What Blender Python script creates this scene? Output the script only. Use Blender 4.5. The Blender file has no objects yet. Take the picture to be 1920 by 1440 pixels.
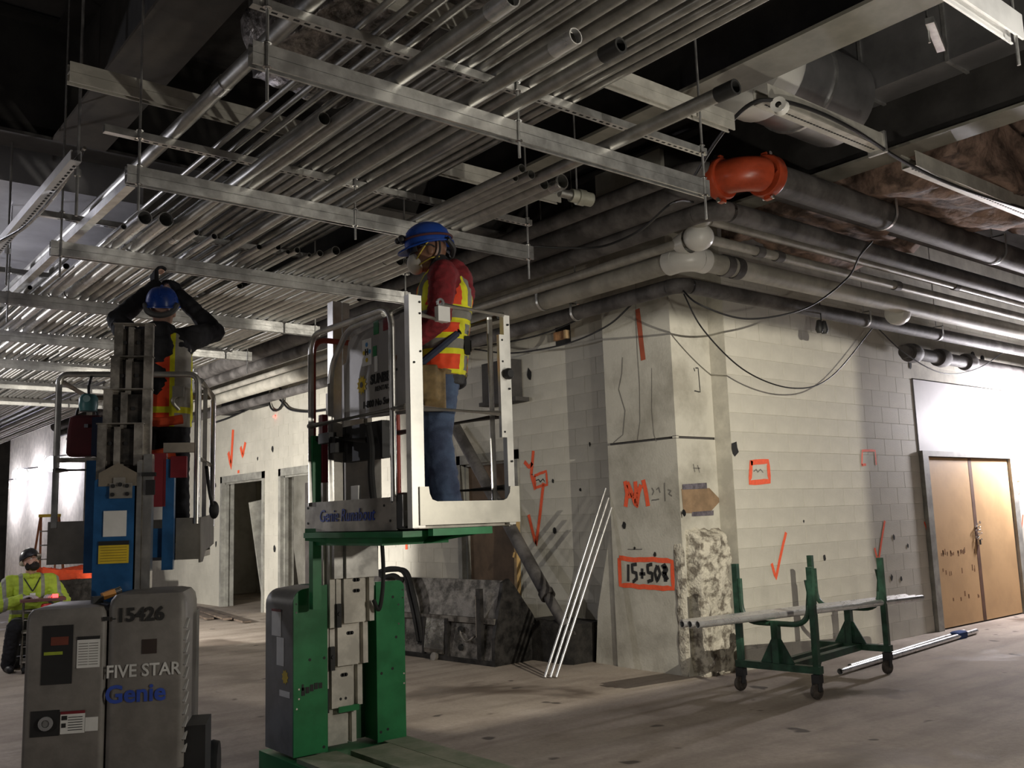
import bpy, bmesh, math, random
from mathutils import Vector as V, Matrix, Euler
random.seed(7)
SC = bpy.context.scene
COL = SC.collection
PI = math.pi

# ------------------------------------------------------------------ camera
# world: X runs along the plywood-door wall, Y along the wall with the door frames, Z up, metres
FPX = 1754.5
_yaw, _pitch, _roll = (math.radians(a) for a in (50.8266, 8.0705, -1.881))
CAM = V((0, 0, 1.6))
_f = V((math.cos(_yaw)*math.cos(_pitch), math.sin(_yaw)*math.cos(_pitch), math.sin(_pitch)))
_r = V((math.sin(_yaw), -math.cos(_yaw), 0)); _u = _r.cross(_f)
_r, _u = _r*math.cos(_roll)+_u*math.sin(_roll), -_r*math.sin(_roll)+_u*math.cos(_roll)
cd = bpy.data.cameras.new('camera'); cam = bpy.data.objects.new('camera', cd); COL.objects.link(cam)
cd.sensor_width = 36; cd.lens = FPX/1920*36; cd.clip_end = 200; cd.clip_start = .05
cam.matrix_world = Matrix(((_r.x, _u.x, -_f.x, CAM.x), (_r.y, _u.y, -_f.y, CAM.y), (_r.z, _u.z, -_f.z, CAM.z), (0, 0, 0, 1)))
SC.camera = cam
def _ray(px, py): return _f*FPX+_r*(px-960)-_u*(py-720)
def at_x(px, py, x): d = _ray(px, py); return CAM+d*(x/d.x)          # where a sight line meets a plane of the building
def at_y(px, py, y): d = _ray(px, py); return CAM+d*(y/d.y)
def at_z(px, py, z): d = _ray(px, py); return CAM+d*((z-1.6)/d.z)
def at_d(px, py, dep): return CAM+_ray(px, py)*(dep/FPX)

# ------------------------------------------------------------------ world, lamps and fill lights, exposure
w = bpy.data.worlds.new('site_dusk'); SC.world = w; w.use_nodes = True
w.node_tree.nodes['Background'].inputs[0].default_value = (.95, .93, 1, 1)
w.node_tree.nodes['Background'].inputs[1].default_value = .022
vs = SC.view_settings
if hasattr(SC, 'cycles'): SC.cycles.max_bounces = 7; SC.cycles.diffuse_bounces = 3; SC.cycles.glossy_bounces = 3; SC.cycles.transmission_bounces = 2
vs.view_transform = 'Standard'; vs.look = 'None'; vs.exposure = .14; vs.gamma = 1; vs.use_curve_mapping = False
def lamp(name, loc, watt, col=(1, .95, .86), rad=.06):
    l = bpy.data.lights.new(name, 'POINT'); l.energy = watt; l.color = col; l.shadow_soft_size = rad
    o = bpy.data.objects.new(name, l); COL.objects.link(o); o.location = loc; o['kind'] = 'helper'
    return o
FL = V((5.4, 1.05, 3.1))
lamp('flood_lamp_light', FL, 820, (1, .925, .78), .007)      # tripod flood lamp standing right of the photographer, cut by the added housing below
lamp('low_fill_light', (3.8, .95, 1.85), 125, (1, .93, .80), .06)  # added fill without a fixture, brightens the basket gate and the floor
lamp('aisle_lamp_light', (.15, 9.7, 3.3), 110, (.93, .92, 1), .07)
lamp('rack_fill_light', (4.3, .8, 3.1), 48, (1, .95, .85), .05)  # added fill that lifts the nearest struts of the rack
lamp('near_aisle_fill_light', (-2.8, 4.5, 2.2), 45, (1, .95, .9), .1)  # added fill for the front of the left lift
lamp('rear_aisle_fill_light', (1.0, 15.5, 2.4), 150, (1, .95, .90), .06)  # weak general fill, added at the back of the aisle
_s = bpy.data.lights.new('wall_flood_light', 'SPOT'); _s.energy = 1700; _s.color = (1, .95, .88); _s.spot_size = math.radians(78); _s.spot_blend = .22; _s.shadow_soft_size = .05
_o = bpy.data.objects.new('wall_flood_light', _s); COL.objects.link(_o); _o.location = (1.5, 13.6, 1.3); _o['kind'] = 'helper'          # work flood lamp aimed at the door-frame wall
_o.rotation_euler = (V((7.5, 15.6, 1.25))-V((1.5, 13.6, 1.3))).to_track_quat('-Z', 'Y').to_euler()

# ------------------------------------------------------------------ materials
MATS = {}
def mat(name, col, rough=.6, metal=0., var=.12, scale=5., bump=0., bscale=None, col2=None, lo=.4, hi=.62, emit=None, spec=.5, det=6):
    """procedural surface: two-tone noise colour, roughness noise, fine bump"""
    if name in MATS: return MATS[name]
    m = bpy.data.materials.new(name); m.use_nodes = True; nt = m.node_tree; N = nt.nodes; L = nt.links
    b = N['Principled BSDF']; b.inputs['Roughness'].default_value = rough; b.inputs['Metallic'].default_value = metal
    b.inputs['Specular IOR Level'].default_value = spec
    tc = N.new('ShaderNodeTexCoord'); nz = N.new('ShaderNodeTexNoise'); nz.inputs['Scale'].default_value = scale
    nz.inputs['Detail'].default_value = det; nz.inputs['Roughness'].default_value = .62
    L.new(tc.outputs['Object'], nz.inputs['Vector'])
    rp = N.new('ShaderNodeValToRGB'); L.new(nz.outputs['Fac'], rp.inputs['Fac'])
    c2 = col2 if col2 else tuple(max(0, c*(1-var*2)) for c in col)
    c1 = col if col2 else tuple(min(1, c*(1+var*.6)) for c in col)
    rp.color_ramp.elements[0].position = lo; rp.color_ramp.elements[0].color = (*c2, 1)
    rp.color_ramp.elements[1].position = hi; rp.color_ramp.elements[1].color = (*c1, 1)
    L.new(rp.outputs['Color'], b.inputs['Base Color'])
    mr = N.new('ShaderNodeMapRange'); mr.inputs['To Min'].default_value = max(.03, rough-.12); mr.inputs['To Max'].default_value = min(1, rough+.12)
    L.new(nz.outputs['Fac'], mr.inputs['Value']); L.new(mr.outputs['Result'], b.inputs['Roughness'])
    if bump:
        n2 = N.new('ShaderNodeTexNoise'); n2.inputs['Scale'].default_value = bscale or scale*8; n2.inputs['Detail'].default_value = 5
        L.new(tc.outputs['Object'], n2.inputs['Vector'])
        bp = N.new('ShaderNodeBump'); bp.inputs['Strength'].default_value = bump; bp.inputs['Distance'].default_value = .02
        L.new(n2.outputs['Fac'], bp.inputs['Height']); L.new(bp.outputs['Normal'], b.inputs['Normal'])
    if emit:
        b.inputs['Emission Color'].default_value = (*emit[0], 1); b.inputs['Emission Strength'].default_value = emit[1]
    MATS[name] = m; return m

def concrete_floor():
    m = bpy.data.materials.new('dusty_concrete_floor'); m.use_nodes = True; nt = m.node_tree; N = nt.nodes; L = nt.links
    b = N['Principled BSDF']; tc = N.new('ShaderNodeTexCoord')
    def noise(sc, det=8, ro=.6, dist=0.):
        n = N.new('ShaderNodeTexNoise'); n.inputs['Scale'].default_value = sc; n.inputs['Detail'].default_value = det
        n.inputs['Roughness'].default_value = ro; n.inputs['Distortion'].default_value = dist; L.new(tc.outputs['Object'], n.inputs['Vector']); return n.outputs['Fac']
    def ramp(fac, stops):
        r = N.new('ShaderNodeValToRGB'); L.new(fac, r.inputs['Fac']); e = r.color_ramp.elements
        e[0].position, e[0].color = stops[0][0], (*stops[0][1], 1); e[1].position, e[1].color = stops[-1][0], (*stops[-1][1], 1)
        for p, c in stops[1:-1]:
            q = e.new(p); q.color = (*c, 1)
        return r.outputs['Color']
    def mix(f, a, c, mode='MIX'):
        x = N.new('ShaderNodeMix'); x.data_type = 'RGBA'; x.blend_type = mode
        if hasattr(f, 'is_output'): L.new(f, x.inputs[0])
        else: x.inputs[0].default_value = f
        L.new(a, x.inputs[6])
        if hasattr(c, 'is_output'): L.new(c, x.inputs[7])
        else: x.inputs[7].default_value = (*c, 1)
        return x.outputs[2]
    base = ramp(noise(1.1, 9, .65, .3), [(.3, (.33, .275, .225)), (.5, (.43, .365, .305)), (.72, (.54, .47, .40))])
    fine = ramp(noise(26, 6, .7), [(.35, (.72, .72, .72)), (.6, (1, 1, 1))])
    c = mix(.55, base, fine, 'MULTIPLY')
    damp = ramp(noise(.62, 5, .5, .6), [(.585, (0, 0, 0)), (.65, (1, 1, 1))])          # damp stains with a shape of their own
    c = mix(damp, c, (.19, .15, .12))
    spots = ramp(noise(3.4, 2, .4), [(.70, (0, 0, 0)), (.735, (1, 1, 1))])
    c = mix(spots, c, (.12, .10, .085))
    mpn = N.new('ShaderNodeMapping'); mpn.inputs['Scale'].default_value = (.35, 2.2, 1); mpn.inputs['Rotation'].default_value = (0, 0, .5); L.new(tc.outputs['Object'], mpn.inputs['Vector'])
    tr = N.new('ShaderNodeTexNoise'); tr.inputs['Scale'].default_value = 1.6; tr.inputs['Detail'].default_value = 6; L.new(mpn.outputs['Vector'], tr.inputs['Vector'])
    tk = ramp(tr.outputs['Fac'], [(.36, (.74, .73, .72)), (.52, (1, 1, 1))])               # tyre tracks in the dust
    c = mix(.8, c, tk, 'MULTIPLY')
    L.new(c, b.inputs['Base Color'])
    rr = N.new('ShaderNodeMapRange'); L.new(damp, rr.inputs['Value']); rr.inputs['To Min'].default_value = .8; rr.inputs['To Max'].default_value = .42
    L.new(rr.outputs['Result'], b.inputs['Roughness'])
    bp = N.new('ShaderNodeBump'); bp.inputs['Strength'].default_value = .25; bp.inputs['Distance'].default_value = .02
    L.new(noise(14, 8, .7), bp.inputs['Height']); L.new(bp.outputs['Normal'], b.inputs['Normal'])
    return m
M_FLOOR = concrete_floor()
M_BLOCK = mat('cream_painted_block', (.62, .595, .515), .75, 0, .07, 1.3, .12, 60)
M_MORTAR = mat('painted_mortar', (.60, .575, .50), .85, 0, .1, 4)
M_PLASTER = mat('stained_painted_concrete', (.58, .56, .49), .8, 0, 0, 1.7, .15, 40, col2=(.38, .36, .305), lo=.34, hi=.55)
M_ROUGH = mat('spalled_concrete', (.66, .62, .52), .95, 0, 0, 9, .8, 45, col2=(.20, .175, .14), lo=.40, hi=.53)
M_DARKCONC = mat('dark_soffit_concrete', (.075, .07, .068), .9, 0, .2, 2, .2)
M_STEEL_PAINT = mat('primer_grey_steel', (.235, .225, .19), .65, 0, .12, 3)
M_STEEL_BROWN = mat('shaded_brown_steel', (.085, .07, .052), .7, 0, .15, 3)  # brown steel with the left beam's shadow put into its colour
M_WEB = mat('dark_steel_web', (.045, .042, .04), .8, 0, .2, 3)  # shade on the beam webs is put into this near-black colour
M_GALV = mat('galvanised_strut_steel', (.70, .70, .69), .34, .85, .13, 9, .05)
M_GALV_D = mat('strut_slot_shadow', (.02, .02, .02), .9)
M_EMT = mat('galvanised_conduit', (.47, .465, .44), .40, .9, .10, 12, .03)
M_EMT_B = mat('bright_conduit', (.76, .76, .76), .30, .8, .06, 14)
M_COUP = mat('conduit_coupling', (.60, .60, .60), .26, .95, .1, 14)
M_CAPBLK = mat('black_conduit_cap', (.02, .02, .02), .5)
M_PIPE_BLK = mat('dusty_black_pipe', (.15, .14, .135), .68, .0, 0, 3.5, .1, col2=(.055, .05, .048))
M_PIPE_LT = mat('pale_insulated_pipe', (.43, .41, .355), .6, 0, .14, 3, .05)
M_PIPE_LT2 = mat('painted_grey_pipe', (.40, .38, .335), .45, .1, .14, 5, .05)
M_PVC = mat('white_pvc_cover', (.74, .73, .69), .33, 0, .05, 2)
M_RED = mat('orange_red_pipe_fitting', (.50, .075, .028), .32, 0, .15, 5)
M_DUCT = mat('galvanised_duct_sheet', (.44, .44, .45), .38, .8, .12, 2.2, .05)
M_FOIL = mat('crumpled_foil_wrap', (.42, .38, .35), .32, .7, .35, 10, .9, 22)
M_KRAFT = mat('brown_duct_insulation', (.30, .20, .155), .8, 0, .35, 5, .7, 16)
M_CABLE = mat('black_cable', (.012, .012, .013), .5)
M_GREEN = mat('green_lift_paint', (.022, .215, .075), .36, 0, .10, 6)
M_GREEN_CART = mat('dark_green_cart_paint', (.022, .07, .042), .5, 0, .25, 9)
M_DUSTGREEN = mat('dusty_green_deck', (.33, .33, .25), .8, 0, 0, 5, .1, col2=(.20, .24, .16))
M_BLUE = mat('blue_lift_paint', (.022, .115, .30), .38, 0, .14, 6)
M_GREY = mat('grey_cover_plastic', (.235, .22, .205), .5, 0, .10, 6, .05)
M_GREYBOX = mat('grey_side_cover', (.20, .20, .20), .45, 0, .12, 6)
M_ALU = mat('brushed_aluminium', (.66, .65, .62), .33, .85, .1, 10)
M_ALU_D = mat('weathered_aluminium_mast', (.42, .39, .35), .5, .6, .28, 8)
M_ALU_L = mat('mast_face_aluminium', (.64, .61, .55), .55, .35, .12, 7)
M_STAIN = mat('stainless_toe_board', (.46, .43, .38), .42, .6, .18, 6)
M_GATE = mat('bright_gate_frame', (.86, .85, .80), .38, .5, .05, 8)
M_RUB = mat('black_rubber', (.018, .018, .018), .75, 0, .2, 9)
M_BLACK = mat('matt_black', (.02, .02, .021), .6)
M_WHITE = mat('white_sticker', (.80, .80, .78), .5, 0, .05)
M_YEL = mat('yellow_sticker', (.80, .58, .04), .5, 0, .08)
M_ORANGE = mat('orange_spray_paint', (1.0, .13, .045), .7, 0, .06, 30)
M_INK = mat('black_marker', (.025, .025, .025), .7)
M_WHITEINK = mat('white_lettering', (.78, .78, .76), .6)
M_BLUEINK = mat('blue_lettering', (.045, .10, .50), .5)
M_GREYINK = mat('faint_pencil', (.22, .21, .19), .8)
M_PLY = mat('plywood', (.56, .36, .18), .65, 0, .05, 2.2, .05)
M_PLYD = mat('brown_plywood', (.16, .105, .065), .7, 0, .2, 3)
M_TIMBER = mat('pale_timber', (.55, .36, .14), .7, 0, .2, 6)
M_FRAME = mat('grey_door_frame', (.33, .325, .29), .6, 0, .15, 5)
M_DKRED = mat('dark_red_plastic', (.22, .02, .03), .45, 0, .1)
M_CHROME = mat('chrome', (.8, .8, .8), .15, 1, .03)

# ------------------------------------------------------------------ mesh helpers
def frame(d):
    d = V(d).normalized(); a = V((0, 0, 1)) if abs(d.z) < .95 else V((0, 1, 0))
    s = d.cross(a).normalized(); t = s.cross(d).normalized()
    return s, t, d
class MB:
    def __init__(s): s.v = []; s.f = []; s.m = []; s.cur = 0
    def add(s, vs, fs):
        n = len(s.v); s.v += [tuple(v) for v in vs]; s.f += [tuple(i+n for i in f) for f in fs]; s.m += [s.cur]*len(fs); return s
    def box(s, lo, hi, mtx=None):
        (x0, y0, z0), (x1, y1, z1) = lo, hi
        vs = [V((x, y, z)) for z in (z0, z1) for y in (y0, y1) for x in (x0, x1)]
        if mtx: vs = [mtx @ v for v in vs]
        return s.add(vs, [(0, 2, 3, 1), (4, 5, 7, 6), (0, 1, 5, 4), (2, 6, 7, 3), (1, 3, 7, 5), (0, 4, 6, 2)])
    def bar(s, p0, p1, w, h, up=(0, 0, 1)):
        p0, p1 = V(p0), V(p1); d = (p1-p0).normalized(); sd = d.cross(V(up))
        if sd.length < 1e-4: sd = d.cross(V((0, 1, 0)))
        sd.normalize(); u = sd.cross(d)
        vs = [p+sd*a*w/2+u*b*h/2 for p in (p0, p1) for a, b in ((-1, -1), (1, -1), (1, 1), (-1, 1))]
        return s.add(vs, [(3, 2, 1, 0), (4, 5, 6, 7), (0, 1, 5, 4), (1, 2, 6, 5), (2, 3, 7, 6), (3, 0, 4, 7)])
    def cyl(s, p0, p1, r, n=14, r2=None, caps=True):
        p0, p1 = V(p0), V(p1); a, b, d = frame(p1-p0); r2 = r if r2 is None else r2
        vs = []
        for p, rr in ((p0, r), (p1, r2)):
            vs += [p+(a*math.cos(2*PI*i/n)+b*math.sin(2*PI*i/n))*rr for i in range(n)]
        fs = [(i, (i+1) % n, n+(i+1) % n, n+i) for i in range(n)]
        if caps: fs += [tuple(range(n-1, -1, -1)), tuple(range(n, 2*n))]
        return s.add(vs, fs)
    def pipe(s, p0, p1, ro, ri=None, n=16):
        p0, p1 = V(p0), V(p1); a, b, d = frame(p1-p0); ri = ro*.88 if ri is None else ri
        vs = []
        for p, rr in ((p0, ri), (p0, ro), (p1, ro), (p1, ri)):
            vs += [p+(a*math.cos(2*PI*i/n)+b*math.sin(2*PI*i/n))*rr for i in range(n)]
        fs = []
        for k in range(4):
            A, B = k*n, ((k+1) % 4)*n
            fs += [(A+i, A+(i+1) % n, B+(i+1) % n, B+i) for i in range(n)]
        return s.add(vs, fs)
    def tube(s, pts, r, n=10, caps=True, closed=False):
        pts = [V(p) for p in pts]; vs = []; m = len(pts)
        rs = r if isinstance(r, (list, tuple)) else [r]*m
        a = None
        for i, p in enumerate(pts):
            if closed: d = pts[(i+1) % m]-pts[i-1]
            else: d = pts[min(i+1, m-1)]-pts[max(i-1, 0)]
            d.normalize()
            if a is None: a, b, _ = frame(d)
            else:
                a = a-d*a.dot(d)
                a = a.normalized() if a.length > 1e-5 else frame(d)[0]
                b = d.cross(a)
            vs += [p+(a*math.cos(2*PI*k/n)+b*math.sin(2*PI*k/n))*rs[i] for k in range(n)]
        fs = []
        for i in range(m if closed else m-1):
            A, B = i*n, ((i+1) % m)*n
            fs += [(A+k, A+(k+1) % n, B+(k+1) % n, B+k) for k in range(n)]
        if caps and not closed: fs += [tuple(range(n-1, -1, -1)), tuple(range((m-1)*n, m*n))]
        return s.add(vs, fs)
    def prism(s, poly, off):
        """flat polygon (3-d points) pushed along the vector off"""
        n = len(poly); off = V(off); a = [V(p) for p in poly]
        return s.add(a+[p+off for p in a], [tuple(range(n)), tuple(range(2*n-1, n-1, -1))]+[(i, n+i, n+(i+1) % n, (i+1) % n) for i in range(n)])
    def ball(s, c, r, n=14, m=9, mtx=None):
        c = V(c); r = (r, r, r) if not isinstance(r, (tuple, list)) else r
        vs = []; fs = []
        for j in range(m+1):
            th = PI*j/m
            for i in range(n):
                ph = 2*PI*i/n; p = V((r[0]*math.sin(th)*math.cos(ph), r[1]*math.sin(th)*math.sin(ph), r[2]*math.cos(th)))
                vs.append(c+(mtx @ p if mtx else p))
        for j in range(m):
            for i in range(n): fs.append((j*n+i, (j+1)*n+i, (j+1)*n+(i+1) % n, j*n+(i+1) % n))
        return s.add(vs, fs)
    def lathe(s, prof, c=(0, 0, 0), ax=(0, 0, 1), n=20):
        a, b, d = frame(ax); c = V(c); vs = []; k = len(prof)
        for r, z in prof: vs += [c+d*z+(a*math.cos(2*PI*i/n)+b*math.sin(2*PI*i/n))*r for i in range(n)]
        fs = [(j*n+i, j*n+(i+1) % n, (j+1)*n+(i+1) % n, (j+1)*n+i) for j in range(k-1) for i in range(n)]
        return s.add(vs, fs)
    def capsule(s, p0, r0, p1, r1, n=14, m=5):
        p0, p1 = V(p0), V(p1); a, b, d = frame(p1-p0); prof = []
        for j in range(m+1): t = PI/2*(1-j/m); prof.append((p0-d*r0*math.sin(t), max(1e-4, r0*math.cos(t))))
        for j in range(m+1): t = PI/2*j/m; prof.append((p1+d*r1*math.sin(t), max(1e-4, r1*math.cos(t))))
        vs = []
        for p, rr in prof: vs += [p+(a*math.cos(2*PI*i/n)+b*math.sin(2*PI*i/n))*rr for i in range(n)]
        k = len(prof)
        fs = [(j*n+i, j*n+(i+1) % n, (j+1)*n+(i+1) % n, (j+1)*n+i) for j in range(k-1) for i in range(n)]
        return s.add(vs, fs+[tuple(range(n-1, -1, -1)), tuple(range((k-1)*n, k*n))])
    def loft(s, rings, caps=True):
        n = len(rings[0]); vs = [V(p) for r in rings for p in r]
        fs = [(j*n+i, j*n+(i+1) % n, (j+1)*n+(i+1) % n, (j+1)*n+i) for j in range(len(rings)-1) for i in range(n)]
        if caps: fs += [tuple(range(n-1, -1, -1)), tuple(range((len(rings)-1)*n, len(rings)*n))]
        return s.add(vs, fs)
    def mesh(s, name, mats, smooth=None):
        me = bpy.data.meshes.new(name); me.from_pydata(s.v, [], s.f); me.update()
        bm = bmesh.new(); bm.from_mesh(me); bmesh.ops.recalc_face_normals(bm, faces=bm.faces); bm.to_mesh(me); bm.free()
        for m in (mats if isinstance(mats, (list, tuple)) else [mats]): me.materials.append(m)
        if any(s.m): me.polygons.foreach_set('material_index', s.m)
        if smooth is not None: smooth_by_angle(me, smooth)
        return me
    def build(s, name, mats, parent=None, smooth=35, loc=None):
        return put(name, s.mesh(name, mats, smooth), parent, loc)
def smooth_by_angle(me, ang):
    me.polygons.foreach_set('use_smooth', [True]*len(me.polygons))
    if ang < 179:
        bm = bmesh.new(); bm.from_mesh(me); lim = math.radians(ang)
        for e in bm.edges:
            e.smooth = len(e.link_faces) == 2 and e.calc_face_angle(0) < lim
        bm.to_mesh(me); bm.free()
def put(name, me, parent=None, loc=None, rotz=None):
    o = bpy.data.objects.new(name, me); COL.objects.link(o)
    if parent: o.parent = parent
    if loc is not None: o.location = loc
    if rotz is not None: o.rotation_euler = (0, 0, rotz)
    return o
def tag(o, label, cat, group=None):
    o['label'] = label; o['category'] = cat
    if group: o['group'] = group
    return o
def thing(name, label, cat, loc=(0, 0, 0), rotz=0, group=None):
    o = bpy.data.objects.new(name, None); COL.objects.link(o); o.empty_display_size = .1
    o.location = loc; o.rotation_euler = (0, 0, rotz)
    return tag(o, label, cat, group)
def struct(o): o['kind'] = 'structure'; return o
def stuff(o): o['kind'] = 'stuff'; return o
def arc(c, r, a0, a1, n, ax1, ax2):
    c, ax1, ax2 = V(c), V(ax1), V(ax2)
    return [c+ax1*(r*math.cos(a0+(a1-a0)*i/n))+ax2*(r*math.sin(a0+(a1-a0)*i/n)) for i in range(n+1)]
def rounded(pts, r, n=5):
    """polyline with its inner corners rounded"""
    pts = [V(p) for p in pts]; out = [pts[0]]
    for i in range(1, len(pts)-1):
        a, b, c = pts[i-1], pts[i], pts[i+1]; d0, d1 = (a-b).normalized(), (c-b).normalized()
        rr = min(r, (a-b).length*.49, (c-b).length*.49); p0, p1 = b+d0*rr, b+d1*rr
        for k in range(n+1):
            t = k/n; out.append(p0*(1-t)**2+b*2*t*(1-t)+p1*t*t)
    return out+[pts[-1]]
def sag(p0, p1, s, n=16):
    p0, p1 = V(p0), V(p1)
    return [p0.lerp(p1, i/n)-V((0, 0, s*4*(i/n)*(1-i/n))) for i in range(n+1)]
def spline(pts, n=8):
    pts = [V(p) for p in pts]; P = [pts[0]*2-pts[1]]+pts+[pts[-1]*2-pts[-2]]; out = []
    for i in range(1, len(P)-2):
        a, b, c, d = P[i-1:i+3]
        for k in range(n):
            t = k/n; out.append(.5*((2*b)+(c-a)*t+(2*a-5*b+4*c-d)*t*t+(3*b-a-3*c+d)*t**3))
    return out+[pts[-1]]
def text_mesh(txt, size, mats, bold=0., shear=0., ext=.0012, sx=1.):
    cu = bpy.data.curves.new('lettering', 'FONT'); cu.body = txt; cu.size = size; cu.extrude = ext; cu.offset = bold; cu.shear = shear; cu.resolution_u = 3
    cu.align_x = 'CENTER'; cu.align_y = 'CENTER'
    o = bpy.data.objects.new('lettering', cu); COL.objects.link(o)
    me = bpy.data.meshes.new_from_object(o.evaluated_get(bpy.context.evaluated_depsgraph_get()))
    bpy.data.objects.remove(o); bpy.data.curves.remove(cu)
    for v in me.vertices: v.co.x *= sx
    me.materials.clear(); me.materials.append(mats); return me
def put_text(name, txt, size, m, org, right, up, parent, **k):
    """lettering lying in the plane right x up, centred on org"""
    me = text_mesh(txt, size, m, **k); right, up = V(right).normalized(), V(up).normalized(); nrm = right.cross(up)
    mt = Matrix(((right.x, up.x, nrm.x, org[0]), (right.y, up.y, nrm.y, org[1]), (right.z, up.z, nrm.z, org[2]), (0, 0, 0, 1)))
    me.transform(mt); return put(name, me, parent)
def remesh(mb, name, mats, voxel, smooth=6, parent=None):
    me = mb.mesh('raw', []); o = bpy.data.objects.new('raw', me); COL.objects.link(o)
    md = o.modifiers.new('r', 'REMESH'); md.mode = 'VOXEL'; md.voxel_size = voxel; md.use_smooth_shade = True
    if smooth:
        sm = o.modifiers.new('s', 'SMOOTH'); sm.factor = .5; sm.iterations = smooth
    bpy.context.view_layer.update()
    nm = bpy.data.meshes.new_from_object(o.evaluated_get(bpy.context.evaluated_depsgraph_get())); nm.name = name
    bpy.data.objects.remove(o); bpy.data.meshes.remove(me)
    nm.materials.clear()
    for m in (mats if isinstance(mats, (list, tuple)) else [mats]): nm.materials.append(m)
    nm.polygons.foreach_set('use_smooth', [True]*len(nm.polygons))
    return put(name, nm, parent)

# ------------------------------------------------------------------ floor, ceiling, walls
XW, YW = 7.5, 6.07            # faces of the door-frame wall (x = XW) and of the plywood-door wall (y = YW)
struct(MB().box((-9, -9, -.2), (26, 47, 0)).build('floor', M_FLOOR, smooth=None))
struct(MB().box((-9, -9, 5.5), (26, 47, 5.7)).build('ceiling', M_DARKCONC, smooth=None))
OPEN_R = [(11.65, 14.32, 0, 3.22)]
OPEN_L = [(16.65, 18.75, 0, 2.6), (14.05, 16.02, 0, 2.6), (9.12, 10.44, 0, 2.44)]
def cut(a0, a1, holes):
    segs = [(a0, a1)]
    for h0, h1 in holes:
        segs = [q for s0, s1 in segs for q in ((s0, min(s1, h0)), (max(s0, h1), s1)) if q[1]-q[0] > .02]
    return segs
def backing(name, axis, plane, a0, a1, z1, openings, thick=.22):
    mb = MB(); zs = sorted({0, z1, *[z for o in openings for z in o[2:]]})
    for k in range(len(zs)-1):
        z0, zz = zs[k], zs[k+1]
        for s0, s1 in cut(a0, a1, [o[:2] for o in openings if o[2] <= z0 and o[3] >= zz]):
            if axis == 'x': mb.box((s0, plane+.0045, z0), (s1, plane+thick, zz))
            else: mb.box((plane+.0045, s0, z0), (plane+thick, s1, zz))
    return struct(mb.build(name, M_MORTAR, smooth=None))
_blk = {}
def block_mesh(L, h):
    k = (round(L, 2), round(h, 2))
    if k not in _blk:
        a, b, c = L/2-.0012, h/2-.0012, .0022
        vs = [(-a, .03, -b), (a, .03, -b), (a, .03, b), (-a, .03, b), (-a, c, -b), (a, c, -b), (a, c, b), (-a, c, b), (-a+c, 0, -b+c), (a-c, 0, -b+c), (a-c, 0, b-c), (-a+c, 0, b-c)]
        fs = [(0, 1, 5, 4), (1, 2, 6, 5), (2, 3, 7, 6), (3, 0, 4, 7), (4, 5, 9, 8), (5, 6, 10, 9), (6, 7, 11, 10), (7, 4, 8, 11), (8, 9, 10, 11)]
        _blk[k] = MB().add(vs, fs).mesh('block', M_BLOCK)
    return _blk[k]
def lay_blocks(parent, axis, plane, a0, a1, z1, openings, single):
    rest = MB()
    for c in range(int(round(z1/.2))):
        z0 = c*.2
        hs = [o[:2] for o in openings if o[2] < z0+.19 and o[3] > z0+.01]
        for s0, s1 in cut(a0, a1, hs):
            a = a0-.4+(c % 2)*.2
            while a < s1:
                b0, b1 = max(a, s0), min(a+.4, s1); a += .4
                if b1-b0 < .03: continue
                mid = (b0+b1)/2
                pos = (mid, plane, z0+.1) if axis == 'x' else (plane, mid, z0+.1)
                if single(mid, z0+.1):
                    put('block', block_mesh(b1-b0, .2), parent, pos, 0 if axis == 'x' else -PI/2)
                else:
                    L2 = (b1-b0)/2-.003
                    if axis == 'x': rest.box((mid-L2, plane, z0+.003), (mid+L2, plane+.03, z0+.197))
                    else: rest.box((plane, mid-L2, z0+.003), (plane+.03, mid+L2, z0+.197))
    if rest.v: stuff(rest.build('block_course', M_BLOCK, parent, None))
wr = backing('wall_right', 'x', YW, 7.84, 17, 5.5, OPEN_R)
lay_blocks(wr, 'x', YW, 7.84, 17, 4.2, OPEN_R, lambda a, z: a < 14.9 and z < 3.5)
wl = backing('wall_left', 'y', XW, 6.5, 47, 5.5, OPEN_L)
lay_blocks(wl, 'y', XW, 7.26, 24, 4.2, OPEN_L, lambda a, z: a < 11.0 and z < 3.7)
struct(MB().box((-9, 46.6, 0), (26, 46.9, 5.5)).build('wall_back', M_PLASTER, smooth=None))
# small rooms behind the door frames
struct(MB().box((9.6, 6.4, 0), (9.8, 22, 3.2)).box((7.62, 21.8, 0), (9.6, 22, 3.2)).box((7.62, 6.4, 3.0), (9.7, 22, 3.2)).box((7.62, 12.2, 0), (9.6, 12.35, 3.0)).build('wall_inner', M_PLASTER, smooth=None))
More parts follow.
